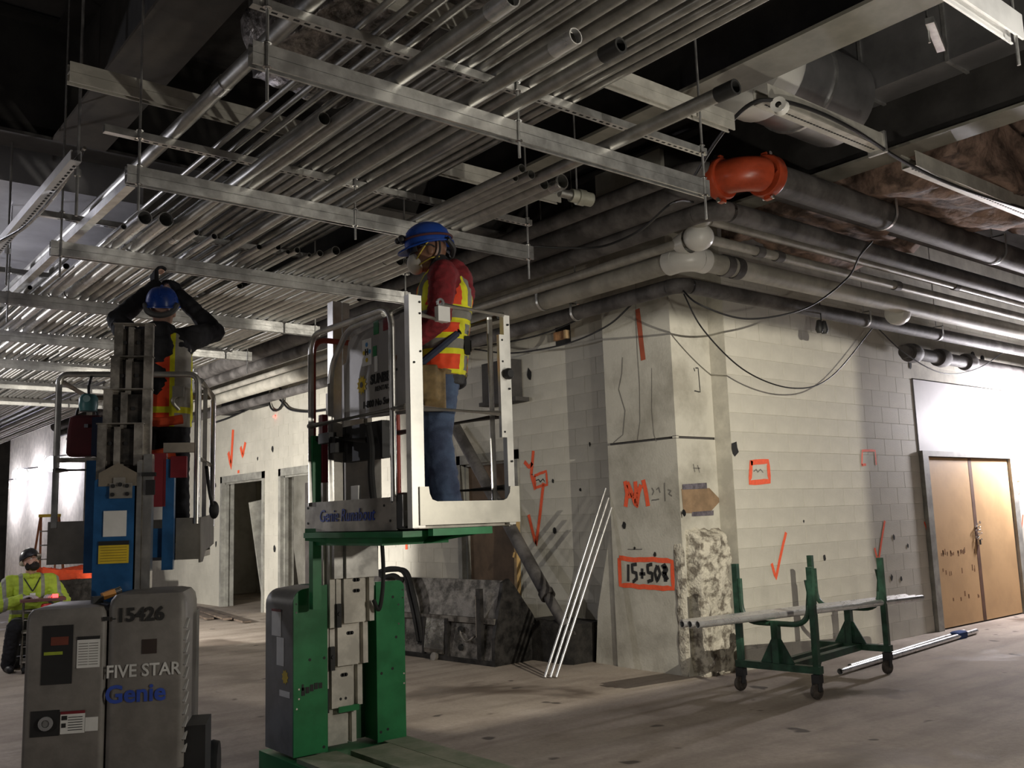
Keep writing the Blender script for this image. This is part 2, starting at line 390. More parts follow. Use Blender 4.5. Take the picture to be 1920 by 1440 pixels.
# unseen housing, stand and barn doors, added to cut the flood light into shape
t = thing('flood_lamp', 'added unseen flood lamp housing whose barn doors cut the beam', 'lamp', (FL.x, FL.y, 0))
hz = FL.z; bk = mat('housing_black', (.01, .01, .01), .9)
x0, x1, z0, z1, yb, yf = -.085, .35, -.22, (3.575-FL.z)/(YW-FL.y)*.35, -.15, .35
MB().box((x0-.2, yf, hz-.36), (x0, yf+.006, hz+.25)).build('barn_door', bk, t, None)
MB().box((x1, yf, hz-.36), (x1+.16, yf+.006, hz+.25)).build('barn_door', bk, t, None)
MB().box((x0, yf, hz+z1), (x1, yf+.006, hz+.25)).build('barn_door', bk, t, None)
MB().box((x0, yf, hz-.36), (x1, yf+.006, hz+z0)).build('barn_door', bk, t, None)
MB().box((x0-.2, yb, hz+.25), (x1+.16, yf, hz+.256)).box((x0-.2, yb, hz-.366), (x1+.16, yf, hz-.36)).box((x0-.206, yb, hz-.36), (x0-.2, yf, hz+.25)).box((x1+.16, yb, hz-.36), (x1+.166, yf, hz+.25)).box((x0-.2, yb-.006, hz-.36), (x1+.16, yb, hz+.25)).build('housing', bk, t, None)
MB().cyl((.1, .1, .35), (.1, .1, hz-.366), .02, 12).build('pole', M_BLACK, t)
for a in (0, 2.1, 4.2): MB().cyl((.1, .1, .8), (.1+.5*math.cos(a), .1+.5*math.sin(a), .015), .014, 10).build('leg', M_BLACK, t)


# ------------------------------------------------------------------ concrete column at the corner
CX0, CX1, CY0, CY1 = 7.23, 7.84, 6.28, 7.26
col = thing('concrete_column', 'cream painted square concrete column at the wall corner with spalled foot', 'column'); struct(col)
MB().box((CX0+.02, CY0+.02, 0), (CX1, CY1-.02, 5.4)).build('core', M_DARKCONC, col, None)
MB().box((CX0, CY0, 0), (CX1, CY1, 2.33)).box((CX0, CY0, 2.335), (CX0+.04, CY0+.05, 2.36)).build('lower_shaft', M_PLASTER, col, None)
MB().box((CX0, CY0, 2.355), (CX1, CY1, 5.4)).build('upper_shaft', M_PLASTER, col, None)
from mathutils import noise as nz
def rough_slab(name, parent, o, ux, uz, W, H, nw, nh, depth, m, edge=.03, amp=.035, sc=7):
    """irregular slab standing proud of a face: o + ux*W x uz*H, bulging along depth"""
    o, ux, uz, dv = V(o), V(ux), V(uz), V(depth); mb = MB(); vs = []
    for j in range(nh+1):
        for i in range(nw+1):
            a, b = i/nw, j/nh; n = nz.noise(V((a*W*sc, b*H*sc, 3.1+W))); n2 = nz.noise(V((a*W*sc*3, b*H*sc*3, 9.3)))
            rim = min(a/edge, (1-a)/edge, (1-b)/edge, 1); rim = max(0, rim)
            wob = nz.noise(V((b*H*6, 1.7, a)))*.03
            vs.append(o+ux*(a*W+wob)+uz*(b*H+(nz.noise(V((a*5, 2, 7)))*.05 if j == nh else 0))+dv*(rim*(1+amp*8*n+amp*4*n2)))
    fs = [(j*(nw+1)+i, j*(nw+1)+i+1, (j+1)*(nw+1)+i+1, (j+1)*(nw+1)+i) for j in range(nh) for i in range(nw)]
    return mb.add(vs, fs).build(name, m, parent, 60)
rough_slab('spalled_render', col, (CX0+.05, CY0+.005, 0), (1, 0, 0), (0, 0, 1), .52, 1.42, 26, 60, (0, -.16, 0), M_ROUGH, .06)
rough_slab('spalled_edge', col, (CX0+.004, CY0-.01, 0), (0, 1, 0), (0, 0, 1), .13, 1.36, 8, 60, (-.018, 0, 0), M_ROUGH, .25)
MB().prism([(CX0+.03, CY1-.02, 0), (CX0+.03, CY1+.36, 0), (CX0+.03, CY1+.30, .55), (CX0+.03, CY1+.05, 1.42), (CX0+.03, CY1-.02, 1.42)], (.3, 0, 0)).build('plaster_haunch', M_PLASTER, col, None)
# cardboard arrow taped round the column corner
sg = thing('cardboard_arrow', 'brown cardboard arrow taped to the front of the concrete column', 'sign')
p = [at_y(*q, CY0-.006) for q in ((1278, 917), (1330, 915), (1352, 938), (1330, 962), (1282, 962))]
MB().prism(p, (0, .004, 0)).build('board', mat('cardboard', (.30, .20, .12), .8, 0, .12, 8), sg, None)
for q in (((1280, 908), (1325, 905), (1326, 916), (1280, 918)), ((1298, 960), (1338, 957), (1338, 966), (1298, 968))):
    MB().prism([at_y(*k, CY0-.009) for k in q], (0, .002, 0)).build('tape_strip', mat('grey_tape', (.22, .2, .24), .35, .3, .2, 20), sg, None)

# ------------------------------------------------------------------ doors in the plywood-door wall
d1 = struct(put('door_1', MB().box((11.66, YW-.012, 2.27), (14.32, YW+.05, 3.20)).mesh('door_1', mat('pale_infill_panel', (.55, .54, .55), .6, 0, .06, 1.5), None)))
MB().box((11.66, YW-.05, 0), (11.80, YW+.12, 2.27)).box((14.17, YW-.05, 0), (14.32, YW+.12, 2.27)).box((11.8, YW-.05, 2.20), (14.17, YW+.12, 2.27)).build('door_frame', M_FRAME, d1, None)
MB().box((11.84, YW-.005, .02), (12.97, YW+.035, 2.19)).build('door_leaf', M_PLY, d1, None)
MB().box((13.03, YW-.005, .02), (14.15, YW+.035, 2.19)).build('door_leaf', M_PLY, d1, None)
MB().box((12.955, YW-.008, .02), (13.045, YW+.02, 2.2)).build('door_gap', mat('brown_door_edge', (.13, .065, .04), .8), d1, None)
MB().box((11.80, YW+.02, 0), (14.17, YW+.06, 2.2)).build('door_backing', M_BLACK, d1, None)
ch = MB()
for k in range(16):
    c = V((13.0+.07*math.sin(k*.9), YW-.03-.01*(k % 2), 1.30-.016*k+.05*abs(math.sin(k)))); ch.tube([c+V((.018*math.cos(t), .006*math.sin(2*t), .012*math.sin(t))) for t in [2*PI*i/8 for i in range(8)]], .0045, 6, closed=True)
ch.box((12.975, YW-.045, 1.02), (13.025, YW-.02, 1.09))
ch.build('door_chain', M_CHROME, d1)
sp = MB()
for k in range(34):
    x, z = 11.95+random.random()*.95, random.choice((.92, .92, .68, .34))+random.gauss(0, .02)
    sp.box((x, YW-.0065, z), (x+.012+.02*random.random(), YW-.0045, z+.03+.05*random.random()))
sp.build('stain_mark', mat('brown_wood_stain', (.24, .12, .05), .8), d1, None)

# ------------------------------------------------------------------ door frames and openings in the other wall
def hollow_frame(name, y0, y1, z1, w=.13):
    mb = MB().box((XW-.025, y0, 0), (XW+.24, y0+w*.7, z1)).box((XW-.025, y1-w*.7, 0), (XW+.24, y1, z1)).box((XW-.025, y0, z1-w), (XW+.24, y1, z1))
    d = struct(mb.build(name, M_FRAME, None, None))
    MB().box((XW+.05, y0+w*.7, z1-w-.03), (XW+.12, y1-w*.7, z1-w)).box((XW+.05, y0+w*.7, 0), (XW+.12, y0+w*.7+.03, z1-w)).box((XW+.05, y1-w*.7-.03, 0), (XW+.12, y1-w*.7, z1-w)).build('door_stop', M_FRAME, d, None)
    return d
dA = hollow_frame('door_2', 16.65, 18.75, 2.6)
dB = hollow_frame('door_3', 14.05, 16.02, 2.6)
dC = hollow_frame('door_4', 9.12, 10.44, 2.44, .12)
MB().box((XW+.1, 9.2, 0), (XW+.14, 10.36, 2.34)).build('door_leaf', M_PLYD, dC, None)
tag(MB().bar((XW-.06, 9.17, 0), (XW-.03, 9.16, 1.62), .09, .05).bar((XW-.085, 9.19, 1.1), (XW-.07, 9.185, 1.16), .02, .02).build('timber_stud', M_TIMBER, None, None), 'yellowish timber stud leaning on the dark plywood door jamb', 'timber')
t = thing('stripped_door_panel', 'grey stripped door panel leaning inside the far left doorway', 'door panel')
MB().bar((8.1, 17.15, 0), (7.65, 16.85, 2.1), .75, .04, (0, 1, .2)).build('panel', M_FRAME, t, None)
MB().bar((8.03, 17.1, .35), (8.0, 17.08, .5), .08, .05, (0, 1, .2)).build('edge_latch', M_BLACK, t, None)
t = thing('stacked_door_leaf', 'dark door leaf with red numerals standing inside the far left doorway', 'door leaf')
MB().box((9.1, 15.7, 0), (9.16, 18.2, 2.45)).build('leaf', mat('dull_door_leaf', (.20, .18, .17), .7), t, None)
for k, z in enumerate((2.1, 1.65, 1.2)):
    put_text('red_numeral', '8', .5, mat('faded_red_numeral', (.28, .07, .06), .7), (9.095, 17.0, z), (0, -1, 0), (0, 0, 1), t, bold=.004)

# ------------------------------------------------------------------ steel beams under the slab
def beam(label, axis, c, a0, a1, zb, wf, depth, m=None, group='steel floor beams'):
    t = thing('steel_beam', label, 'beam', group=group); struct(t)
    def bx(l0, l1, z0, z1): return ((l0, a0, z0), (l1, a1, z1)) if axis == 'y' else ((a0, l0, z0), (a1, l1, z1))
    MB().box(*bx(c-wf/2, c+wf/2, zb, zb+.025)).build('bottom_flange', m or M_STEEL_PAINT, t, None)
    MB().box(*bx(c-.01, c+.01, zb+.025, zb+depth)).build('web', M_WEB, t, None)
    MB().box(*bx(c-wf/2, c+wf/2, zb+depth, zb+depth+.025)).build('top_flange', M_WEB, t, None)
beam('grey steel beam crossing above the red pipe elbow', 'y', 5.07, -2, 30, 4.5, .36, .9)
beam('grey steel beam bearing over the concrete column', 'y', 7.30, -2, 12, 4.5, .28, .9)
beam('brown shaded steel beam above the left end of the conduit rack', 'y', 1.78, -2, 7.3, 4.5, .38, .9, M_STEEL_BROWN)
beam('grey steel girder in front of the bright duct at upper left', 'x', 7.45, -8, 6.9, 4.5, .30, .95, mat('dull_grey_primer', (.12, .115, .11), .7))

# ------------------------------------------------------------------ strut trapezes carrying the conduits
def channel(mb, x0, x1, y, zb, up, s=.041, t=.003, lip=.010):
    """C-channel along x; its open side looks up or down"""
    h = s/2; o = [(-h, 0), (h, 0), (h, s), (h-lip, s), (h-lip, s-t*2), (h-t, s-t*2), (h-t, t), (-h+t, t), (-h+t, s-t*2), (-h+lip, s-t*2), (-h+lip, s), (-h, s)]
    prof = [(a, b if up else s-b) for a, b in o]; n = len(prof)
    vs = [(x, y+a, zb+b) for x in (x0, x1) for a, b in prof]
    fs = [(i, (i+1) % n, n+(i+1) % n, n+i) for i in range(n)]
    # end faces as quads of the thin wall
    for q in (0, n): fs += [(q+0, q+1, q+6, q+7), (q+1, q+2, q+5, q+6), (q+2, q+3, q+4, q+5), (q+0, q+7, q+8, q+11), (q+8, q+9, q+10, q+11)]
    return mb.add(vs, fs)
def slots(x0, x1, y, z, step=.05):
    mb = MB(); x = x0+.04
    while x < x1-.05: mb.box((x, y-.0065, z-.0008), (x+.027, y+.0065, z+.001)); x += step
    return mb
def nut(mb, x, y, z, up): mb.cyl((x, y, z), (x, y, z+(.010 if up else -.010)), .011, 6); mb.cyl((x, y, z), (x, y, z+(.003 if up else -.003)), .019, 10)
_pos = ['nearest the camera', 'second from the camera', 'third from the camera', 'fourth from the camera', 'fifth from the camera', 'sixth from the camera', 'seventh from the camera', 'eighth from the camera']
TY = [3.42, 5.05, 6.70, 8.37, 10.02, 11.7, 13.4, 15.1]
SLOT_M = {}
for k, y in enumerate(TY):
    t = thing('trapeze_hanger', 'galvanised strut trapeze of the conduit rack, '+_pos[k], 'hanger', group='trapeze hangers of the overhead conduit rack')
    x0, x1 = 1.47, 4.34
    mb = MB(); h = .049
    channel(mb, x0, x1, y, 3.452, False, h); channel(mb, x0, x1, y, 3.452+h+.002, True, h)
    mb.build('double_strut', M_GALV, t, 30)
    mb = MB(); channel(mb, x0-(.12 if k else 0), x1, y, 3.712, True); mb.build('upper_strut', M_GALV, t, 30)
    if k < 4: stuff(slots(x0, x1, y, 3.7122).build('strut_slots', M_GALV_D, t, None))
    rods = MB(); nuts = MB()
    for x in (1.53, 4.285)+((2.86,) if k < 2 else ()):
        r = .0075
        R = MB().cyl((x, y-.028, 3.30 if x != 2.86 else 3.36), (x, y-.028, 4.275 if 7.7 < y < 11.9 and x < 2.4 else 5.45), r, 8)
        R.build('threaded_rod', M_GALV, t)
        for z, u in ((3.552, 1), (3.45, 0), (3.754, 1), (3.711, 0)): nut(nuts, x, y-.028, z, u)
    stuff(nuts.build('nut_set', M_CHROME, t))
    if k < 2:
        mb = MB(); a, b = (1.17, 4.65)
        channel(mb, a, b, y+.02, 3.95, False, .055); channel(mb, a, b, y+.02, 4.007, True, .055); mb.build('top_double_strut', mat('dusty_strut', (.60, .58, .52), .55, .3, .1, 8), t, 30)

# ------------------------------------------------------------------ conduits in the rack
ORD = ['first', 'second', 'third', 'fourth', 'fifth', 'sixth', 'seventh', 'eighth', 'ninth', 'tenth', 'eleventh', 'twelfth', 'thirteenth', 'fourteenth', 'fifteenth']
LAYER = {}
def conduit(label, x, z, r, y0, y1, m=None, coup=(), cap=None, group=None, bright_end=False, dx=0., n=16):
    lay = LAYER.setdefault(z < 3.68, []); step = 0
    while any(abs(x+step-q[0]) < r+q[1]+.002 and y0-.05 < q[3] and y1 > q[2]-.05 for q in lay) and abs(step) < .3:
        step = -step if step > 0 else -step+.006
    x += step; lay.append((x, r, y0, y1))
    t = thing('conduit', label, 'conduit', group=group)
    MB().pipe((x, y0, z), (x+dx, y1, z), r, r*.9, n).build('tube', m or M_EMT, t, 60)
    for c in coup:
        xx = x+dx*(c-y0)/(y1-y0)
        MB().pipe((xx, c-.045, z), (xx, c+.045, z), r*1.10, r*.95, n).build('coupling', M_COUP, t, 60)
    if bright_end: MB().pipe((x, y0-.03, z), (x, y0+.11, z), r*1.09, r*.93, n).build('end_coupling', M_EMT_B, t, 60)
    if cap: MB().pipe((x, y0-.04, z), (x, y0+.07, z), r*1.1, r*.8, n).build('end_cap', M_CAPBLK, t, 60)
    return t
ZL, ZU = 3.552, 3.754
# lower layer, lying on the double struts
conduit('fat conduit with a bright coupling on its open end at top centre', 2.17, ZL+.036, .036, at_z(968, 8, ZL+.036).y, 12, coup=(6.3,), bright_end=True)
conduit('conduit with a chrome-ended coupling just right of top centre', 2.57, ZL+.034, .034, at_z(1078, 76, ZL+.034).y, 11, bright_end=True)
conduit('conduit with a black capped end beside the chrome-ended one', 2.78, ZL+.033, .033, at_z(1128, 82, ZL+.033).y, 10, cap=True)
conduit('lone conduit running past the right ends of the struts to the duct', 3.52, ZL+.036, .036, at_z(1386, 176, ZL+.036).y, 13, cap=True)
conduit('short conduit with a dark open end under the second trapeze', at_z(622, 226, ZL+.034).x, ZL+.034, .034, at_z(622, 226, ZL+.034).y, 12)
gA = 'cut conduit ends at the right of the second trapeze'
for k, (q, r) in enumerate((((966, 333), .024), ((992, 326), .028), ((1010, 324), .026), ((1020, 345), .036))):
    c = at_z(*q, ZL+r); conduit(ORD[k]+' open conduit end from the left in the cluster behind the first strut', c.x, ZL+r, r, c.y, 13, group=gA)
c = at_z(1048, 338, ZL+.05); conduit('wide conduit ending beside the pale cylindrical fitting', c.x, ZL+.05, .046, c.y, 13, bright_end=False, coup=(c.y+.05,))
# cut ends around the third trapeze
ends = [((232, 425), .020, 'thin conduit beside the two fat open pipes at left'), ((272, 408), .047, 'left one of the two fat open pipes above the reaching worker'), ((315, 412), .050, 'right one of the two fat open pipes above the reaching worker'),
        ((347, 432), .022, 'bright conduit with an open end right of the fat pipes'), ((402, 443), .022, 'bright conduit end crossing in front of the third trapeze')]
for q, r, lab in ends:
    c = at_z(*q, ZL+r); conduit(lab, c.x, ZL+r, r, c.y, 26, M_EMT_B if r < .03 or True else M_EMT, coup=(c.y+.75, c.y+2.4) if r > .04 else ())
for k, (q, r) in enumerate((((498, 465), .020), ((520, 463), .022), ((540, 472), .018), ((553, 468), .023), ((580, 478), .016), ((600, 475), .025), ((630, 470), .034), ((658, 478), .036), ((712, 482), .040), ((742, 488), .034), ((766, 494), .034))):
    c = at_z(*q, ZL+r); conduit(ORD[k]+' cut conduit end from the left in the row left of the red-hooded worker', c.x, ZL+r, r, c.y, 26, group='row of cut conduit ends by the red-hooded worker')
used = [c for c in (1.84, 1.9, 2.03, 2.2, 2.42)]
x = 2.12
gB = 'far conduits of the lower rack layer'
for k, (x, r, y0) in enumerate(sorted([(2.29, .022, 6.9), (2.34, .018, 7.6), (2.50, .022, 7.1), (2.56, .024, 9), (2.64, .020, 8.8), (2.70, .024, 10.6), (2.76, .020, 8.9), (3.13, .026, 7.3), (3.55, .024, 8.8), (4.06, .026, 7.0), (4.13, .024, 7.2), (4.2, .022, 8.9), (1.74, .024, 7.4), (1.66, .020, 8.2), (1.58, .02, 9.2)])):
    conduit(ORD[k]+' plain conduit from the left in the far part of the lower rack layer', x, ZL+r, r, y0, 27, group=gB)
# upper layer
conduit('stout conduit with a coupling along the left edge of the rack', 1.716, ZU+.040, .040, -2, 24, coup=(4.33,))
for k, x in enumerate((1.967, 2.057, 2.141, 2.233)):
    conduit(['first', 'second', 'third', 'fourth'][k]+' of four thin conduits from the left on the upper strut', x, ZU+.017, .017, -2, 24, group='four thin conduits of the upper layer')
gU = 'conduits of the upper rack layer'
for k, (x, r) in enumerate(((2.42, .026), (2.50, .028), (2.575, .028), (2.65, .030), (2.75, .036), (2.86, .036), (2.96, .034), (3.05, .026), (3.12, .022), (3.19, .022), (3.255, .022))):
    conduit(ORD[k]+' conduit from the left in the close-packed upper layer at top right', x, ZU+r, r, -2, 26, group=gU)
for k, (x, r) in enumerate(((1.85, .022), (2.33, .024), (3.45, .024), (3.62, .022), (3.75, .026), (3.9, .024), (4.05, .022))):
    conduit(ORD[k]+' from the left of the upper-layer conduits starting beyond the third trapeze', x, ZU+r, r, 7.0+random.random()*1.5, 27, group='far upper-layer conduits')
# bright struts and rods along the left edge
t = thing('side_strut', 'brightly lit slotted strut channel along the left edge of the rack', 'strut')
def chan_y(mb, x, y0, y1, zb, s=.041):
    h = s/2; lip = .01; tt = .003
    prof = [(-h, 0), (h, 0), (h, s), (h-lip, s), (h-lip, s-.006), (h-tt, s-.006), (h-tt, tt), (-h+tt, tt), (-h+tt, s-.006), (-h+lip, s-.006), (-h+lip, s), (-h, s)]; n = 12
    vs = [(x+a, y, zb+b) for y in (y0, y1) for a, b in prof]
    fs = [(i, (i+1) % n, n+(i+1) % n, n+i) for i in range(n)]
    for q in (0, n): fs += [(q+0, q+1, q+6, q+7), (q+1, q+2, q+5, q+6), (q+2, q+3, q+4, q+5), (q+0, q+7, q+8, q+11), (q+8, q+9, q+10, q+11)]
    return mb.add(vs, fs)
m_w = mat('white_strut', (.80, .80, .80), .4, .3, .06)
mb = MB(); chan_y(mb, 1.33, 5.52, 11, 3.70, .06); mb.build('channel', m_w, t, 30)
mb = MB()
y = 5.6
while y < 10.9: mb.box((1.335, y, 3.6985), (1.35, y+.03, 3.7005)); y += .06
stuff(mb.build('slot_row', M_GALV_D, t, None))
t = thing('inner_side_strut', 'bright strut channel running over the left strut ends beside the fat open pipes', 'strut')
mb = MB(); chan_y(mb, 1.63, 5.50, 13, 3.60, .055); mb.build('channel', M_GALV, t, 30)
for k, (x, y, z0, z1) in enumerate(((1.36, 5.60, 3.4, 4.3), (1.36, 7.5, 3.4, 4.3))):
    tag(MB().cyl((x, y, z0), (x, y, 5.45), .009, 8).cyl((x, y, 3.76), (x, y, 3.79), .02, 6).cyl((x, y, 3.64), (x, y, 3.68), .02, 6).build('hanger_rod', M_GALV), ['threaded rod holding the near end of the bright side strut', 'threaded rod further along the bright side strut'][k], 'rod')
tag(MB().tube(spline([(1.42, 5.7, 3.86), (1.37, 6.1, 3.70), (1.30, 6.6, 3.60), (1.2, 6.9, 3.55)]), .012, 8).build('grey_flex_whip', M_COUP), 'grey flexible whip hanging from the bright side strut at upper left', 'cable')

# ------------------------------------------------------------------ pipes wrapping round the column corner
def bend(xc, yc, z, R, r, n=10, m=18, seg=None):
    """quarter bend from a run along +x (at y=yc) to a run along +y (at x=xc)"""
    return arc((xc+R, yc+R, z), R, -PI/2, -PI, n, (1, 0, 0), (0, 1, 0))
def corner_pipe(name, label, xc, yc, z, r, R, m, x1=17., y1=26., elbow=None, em=None, ro=1.0):
    t = thing(name, label, 'pipe')
    MB().cyl((xc+R, yc, z), (x1, yc, z), r, 24).build('run_along_right_wall', m, t)
    MB().cyl((xc, yc+R, z), (xc, y1, z), r, 24).build('run_along_left_wall', m, t)
    MB().tube(bend(xc, yc, z, R, r, 12), r*ro, 24).build('elbow', em or m, t)
    return t
p1 = corner_pipe('fire_main', 'dusty black fire main with a big orange-red grooved elbow', 6.0, 4.32, 4.27, .125, .22, M_PIPE_BLK, elbow=True, em=M_RED, ro=1.13)
for q, ax in (((6.0+.26, 4.32, 4.27), (1, 0, 0)), ((6.0, 4.32+.26, 4.27), (0, 1, 0))):
    g = MB(); g.lathe([(.128, -.05), (.165, -.05), (.175, -.03), (.165, 0), (.175, .03), (.165, .05), (.128, .05)], q, ax, 28)
    g.build('grooved_coupling', M_RED, p1, 50)
    for s in (1, -1):
        c = V(q)+V((0, 0, .172*s)); g = MB().box(c-V((.022, .026, .026)), c+V((.022, .026, .026))); g.build('coupling_lug', M_RED, p1, 30)
        c = V(q)+V((0, 0, .182*s)); a = V((0, 1, 0)) if ax[0] else V((1, 0, 0)); MB().cyl(c-a*.05, c+a*.05, .011, 6).cyl(c-a*.055, c-a*.04, .02, 6).build('coupling_bolt', M_CHROME, p1)
corner_pipe('black_drain_pipe', 'dark pipe just below the black fire main', 6.12, 4.75, 4.10, .085, .2, M_PIPE_BLK)
pw = corner_pipe('grey_water_pipe', 'upper thin grey pipe between the black main and the insulated pipe', 6.24, 5.0, 4.10, .042, .12, M_PIPE_LT2)
MB().ball((6.26, 5.03, 4.11), (.10, .10, .085), 20, 14).build('elbow_cover', M_PIPE_LT, pw, 180)
pw = corner_pipe('grey_return_pipe', 'lower thin grey pipe turning inside the round white elbow cover', 6.30, 5.08, 3.965, .044, .12, M_PIPE_LT2, em=M_PVC)
MB().ball((6.335, 5.115, 3.975), (.135, .135, .12), 24, 16).build('elbow_cover', M_PVC, pw, 180)
MB().lathe([(.05, -.02), (.07, -.02), (.10, .08), (.11, .12)], (6.335, 5.34, 3.97), (0, -1, 0), 20).build('cover_neck', M_PVC, pw, 60)
p4 = corner_pipe('insulated_pipe', 'pale insulated pipe turning the corner with white bulbous elbow cover', 6.42, 5.32, 3.855, .095, .16, M_PIPE_LT, em=M_PVC, ro=1.16)
for q, ax in (((6.42+.2, 5.32, 3.855), (1, 0, 0)), ((6.42, 5.32+.2, 3.855), (0, 1, 0))):
    MB().lathe([(.09, -.07), (.112, -.07), (.115, .03), (.097, .05)], q, ax, 24).build('elbow_cover_band', M_PVC, p4)
corner_pipe('dark_wall_pipe', 'dark pipe tight under the pale insulated pipe along the block wall', 6.70, 5.66, 3.72, .075, .14, M_PIPE_BLK)
t = corner_pipe('cable_tray_pipe', 'dark upper pipe run disappearing under the beams', 5.75, 4.62, 4.34, .07, .2, M_PIPE_BLK)
bands = MB()
def clevis(x, y, z, r, ax, label):
    t = thing('clevis_hanger', label, 'hanger', group='pipe clevis hangers')
    a = V((0, 1, 0)) if ax == 'x' else V((1, 0, 0))
    pts = [V((x, y, z))+a*(r*math.cos(q))+V((0, 0, r*math.sin(q))) for q in [PI+PI*i/14 for i in range(15)]]
    pts = [pts[0]+V((0, 0, r*1.25))]+pts+[pts[-1]+V((0, 0, r*1.25))]
    e = V((1, 0, 0)) if ax == 'x' else V((0, 1, 0)); mb = MB(); vs = []; fs = []
    for p in pts:
        o = (p-V((x, y, z))); o.z = min(o.z, 0) if o.z < 0 else 0; o = o.normalized()*.006 if o.length else a*.006
        vs += [p-e*.016, p+e*.016, p+e*.016+o, p-e*.016+o]
    for i in range(len(pts)-1):
        A, B = 4*i, 4*i+4; fs += [(A+j, A+(j+1) % 4, B+(j+1) % 4, B+j) for j in range(4)]
    fs += [(0, 1, 2, 3), tuple(len(vs)-1-j for j in range(4))]
    mb.add(vs, fs).build('strap', M_GALV, t, 40)
    MB().cyl((x, y, z+r*1.15), (x, y, 5.45), .007, 8).build('hanger_rod', M_GALV, t)
    MB().cyl(V((x, y, z+r*1.2))-a*r*1.1, V((x, y, z+r*1.2))+a*r*1.1, .007, 6).build('cross_bolt', M_CHROME, t)
clevis(8.05, 4.32, 4.27, .135, 'x', 'wide strap hanger round the black fire main, middle right')
clevis(10.3, 4.32, 4.27, .135, 'x', 'strap hanger round the black fire main at the right edge')
clevis(9.9, 5.66, 3.72, .08, 'x', 'strap hanger under the dark pipe above the lit block wall')
clevis(11.6, 5.66, 3.72, .08, 'x', 'strap hanger under the dark pipe nearer the bright lamp')
clevis(6.42, 7.3, 3.855, .10, 'y', 'strap hanger under the insulated pipe left of the column')
clevis(6.70, 7.1, 3.72, .08, 'y', 'strap hanger under the dark pipe left of the column')
t = thing('pipe_band_set', 'dark bands clamped on the grey pipes right of the white elbows', 'clamp')
for x, y, z, r in ((7.15, 5.08, 3.965, .048), (7.45, 5.08, 3.965, .048), (6.95, 5.32, 3.855, .099), (7.1, 5.32, 3.855, .099), (10.8, 5.0, 4.10, .046), (9.6, 5.08, 3.965, .049)):
    MB().lathe([(r, -.05), (r+.006, -.05), (r+.006, .05), (r, .05)], (x, y, z), (1, 0, 0), 20).build('band', M_PIPE_BLK, t)
tag(MB().lathe([(0, -.1), (.12, -.1), (.135, -.05), (.135, .02), (.11, .07), (.10, .1), (.0, .1)], (10.2, 5.40, 3.78), (1, 0, 0), 20).build('white_pipe_patch', M_PVC), 'pale bulge of pipe wrap on the insulated pipe near the dark strap', 'pipe cover')
t = thing('hub_pipe', 'dark hubbed cast iron pipe with thick collars near the bright lamp', 'pipe')
MB().cyl((11.2, 5.9, 3.50), (16, 5.9, 3.47), .08, 20).build('barrel', M_PIPE_BLK, t)
for x in (11.4, 12.15, 12.9): MB().lathe([(.08, -.1), (.115, -.1), (.125, 0), (.11, .1), (.08, .14)], (x, 5.9, 3.495), (1, 0, 0), 20).build('hub_collar', M_PIPE_BLK, t)

# ------------------------------------------------------------------ ducts overhead
t = thing('rectangular_duct', 'dark galvanised rectangular duct between the two beams at upper right', 'duct')
MB().box((6.71, .6, 4.85), (7.02, 4.4, 5.45)).build('body', M_DUCT, t, None)
for y in (.61, 1.5, 2.3, 2.98, 3.66, 4.37): MB().box((6.695, y, 4.835), (7.03, y+.025, 5.46)).build('flange', M_GALV, t, None)
t = thing('round_duct', 'round galvanised duct drum with a white end behind the beam', 'duct')
MB().lathe([(0, 0), (.36, 0), (.36, .95), (0, .95)], (5.74, 3.92, 4.86), (1, 0, 0), 36).build('drum', M_DUCT, t, 40)
MB().lathe([(0, -.06), (.30, -.06), (.375, -.02), (.385, .02), (.385, .22), (.37, .24), (.36, .26)], (5.50, 3.92, 4.86), (1, 0, 0), 36).build('white_end', M_PVC, t, 40)
MB().lathe([(.36, 0), (.375, 0), (.375, .03), (.36, .03)], (6.12, 3.92, 4.86), (1, 0, 0), 36).build('drum_seam', M_GALV, t, 40)
mk = put_text('chalk_note', '12x', .06, M_GREYINK, (5.435, 3.83, 4.62), (0, -1, 0), (0, 0, 1), t)
t = thing('broad_duct', 'pale galvanised duct lit from below at upper left', 'duct')
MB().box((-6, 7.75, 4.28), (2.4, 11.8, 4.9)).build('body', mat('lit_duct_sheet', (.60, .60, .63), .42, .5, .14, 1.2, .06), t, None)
for x in (-2.6, -1.3, 0, 1.2): MB().box((x, 7.74, 4.265), (x+.03, 11.81, 4.91)).build('flange', M_GALV, t, None)
def lumpy(name, label, lo, hi, m, amp, cat, sc=2.4):
    bm = bmesh.new(); bmesh.ops.create_cube(bm, size=1)
    bmesh.ops.scale(bm, vec=V(hi)-V(lo), verts=bm.verts); bmesh.ops.translate(bm, vec=(V(lo)+V(hi))/2, verts=bm.verts)
    bmesh.ops.subdivide_edges(bm, edges=bm.edges, cuts=22, use_grid_fill=True)
    for v in bm.verts:
        p = v.co*sc; v.co += V((nz.noise(p), nz.noise(p+V((7, 3, 1))), nz.noise(p+V((2, 9, 4)))))*amp+V((0, 0, nz.noise(p*4)*amp*.4))
    me = bpy.data.meshes.new(name); bm.to_mesh(me); bm.free(); me.materials.append(m); smooth_by_angle(me, 180)
    return tag(put(name, me), label, cat)
lumpy('foil_wrapped_duct', 'crinkled foil wrapped duct above the conduits at top centre', (2.08, 2.2, 4.16), (2.72, 4.9, 4.5), M_FOIL, .09, 'duct')
lumpy('insulated_duct', 'brown wrapped insulated duct behind the beam at right', (7.55, 3.3, 4.35), (9.6, 5.8, 4.9), M_KRAFT, .14, 'duct')
lumpy('sagging_insulation', 'torn brown insulation hanging at the right edge', (9.0, 1.8, 4.5), (10.8, 4.0, 5.2), M_KRAFT, .2, 'insulation')

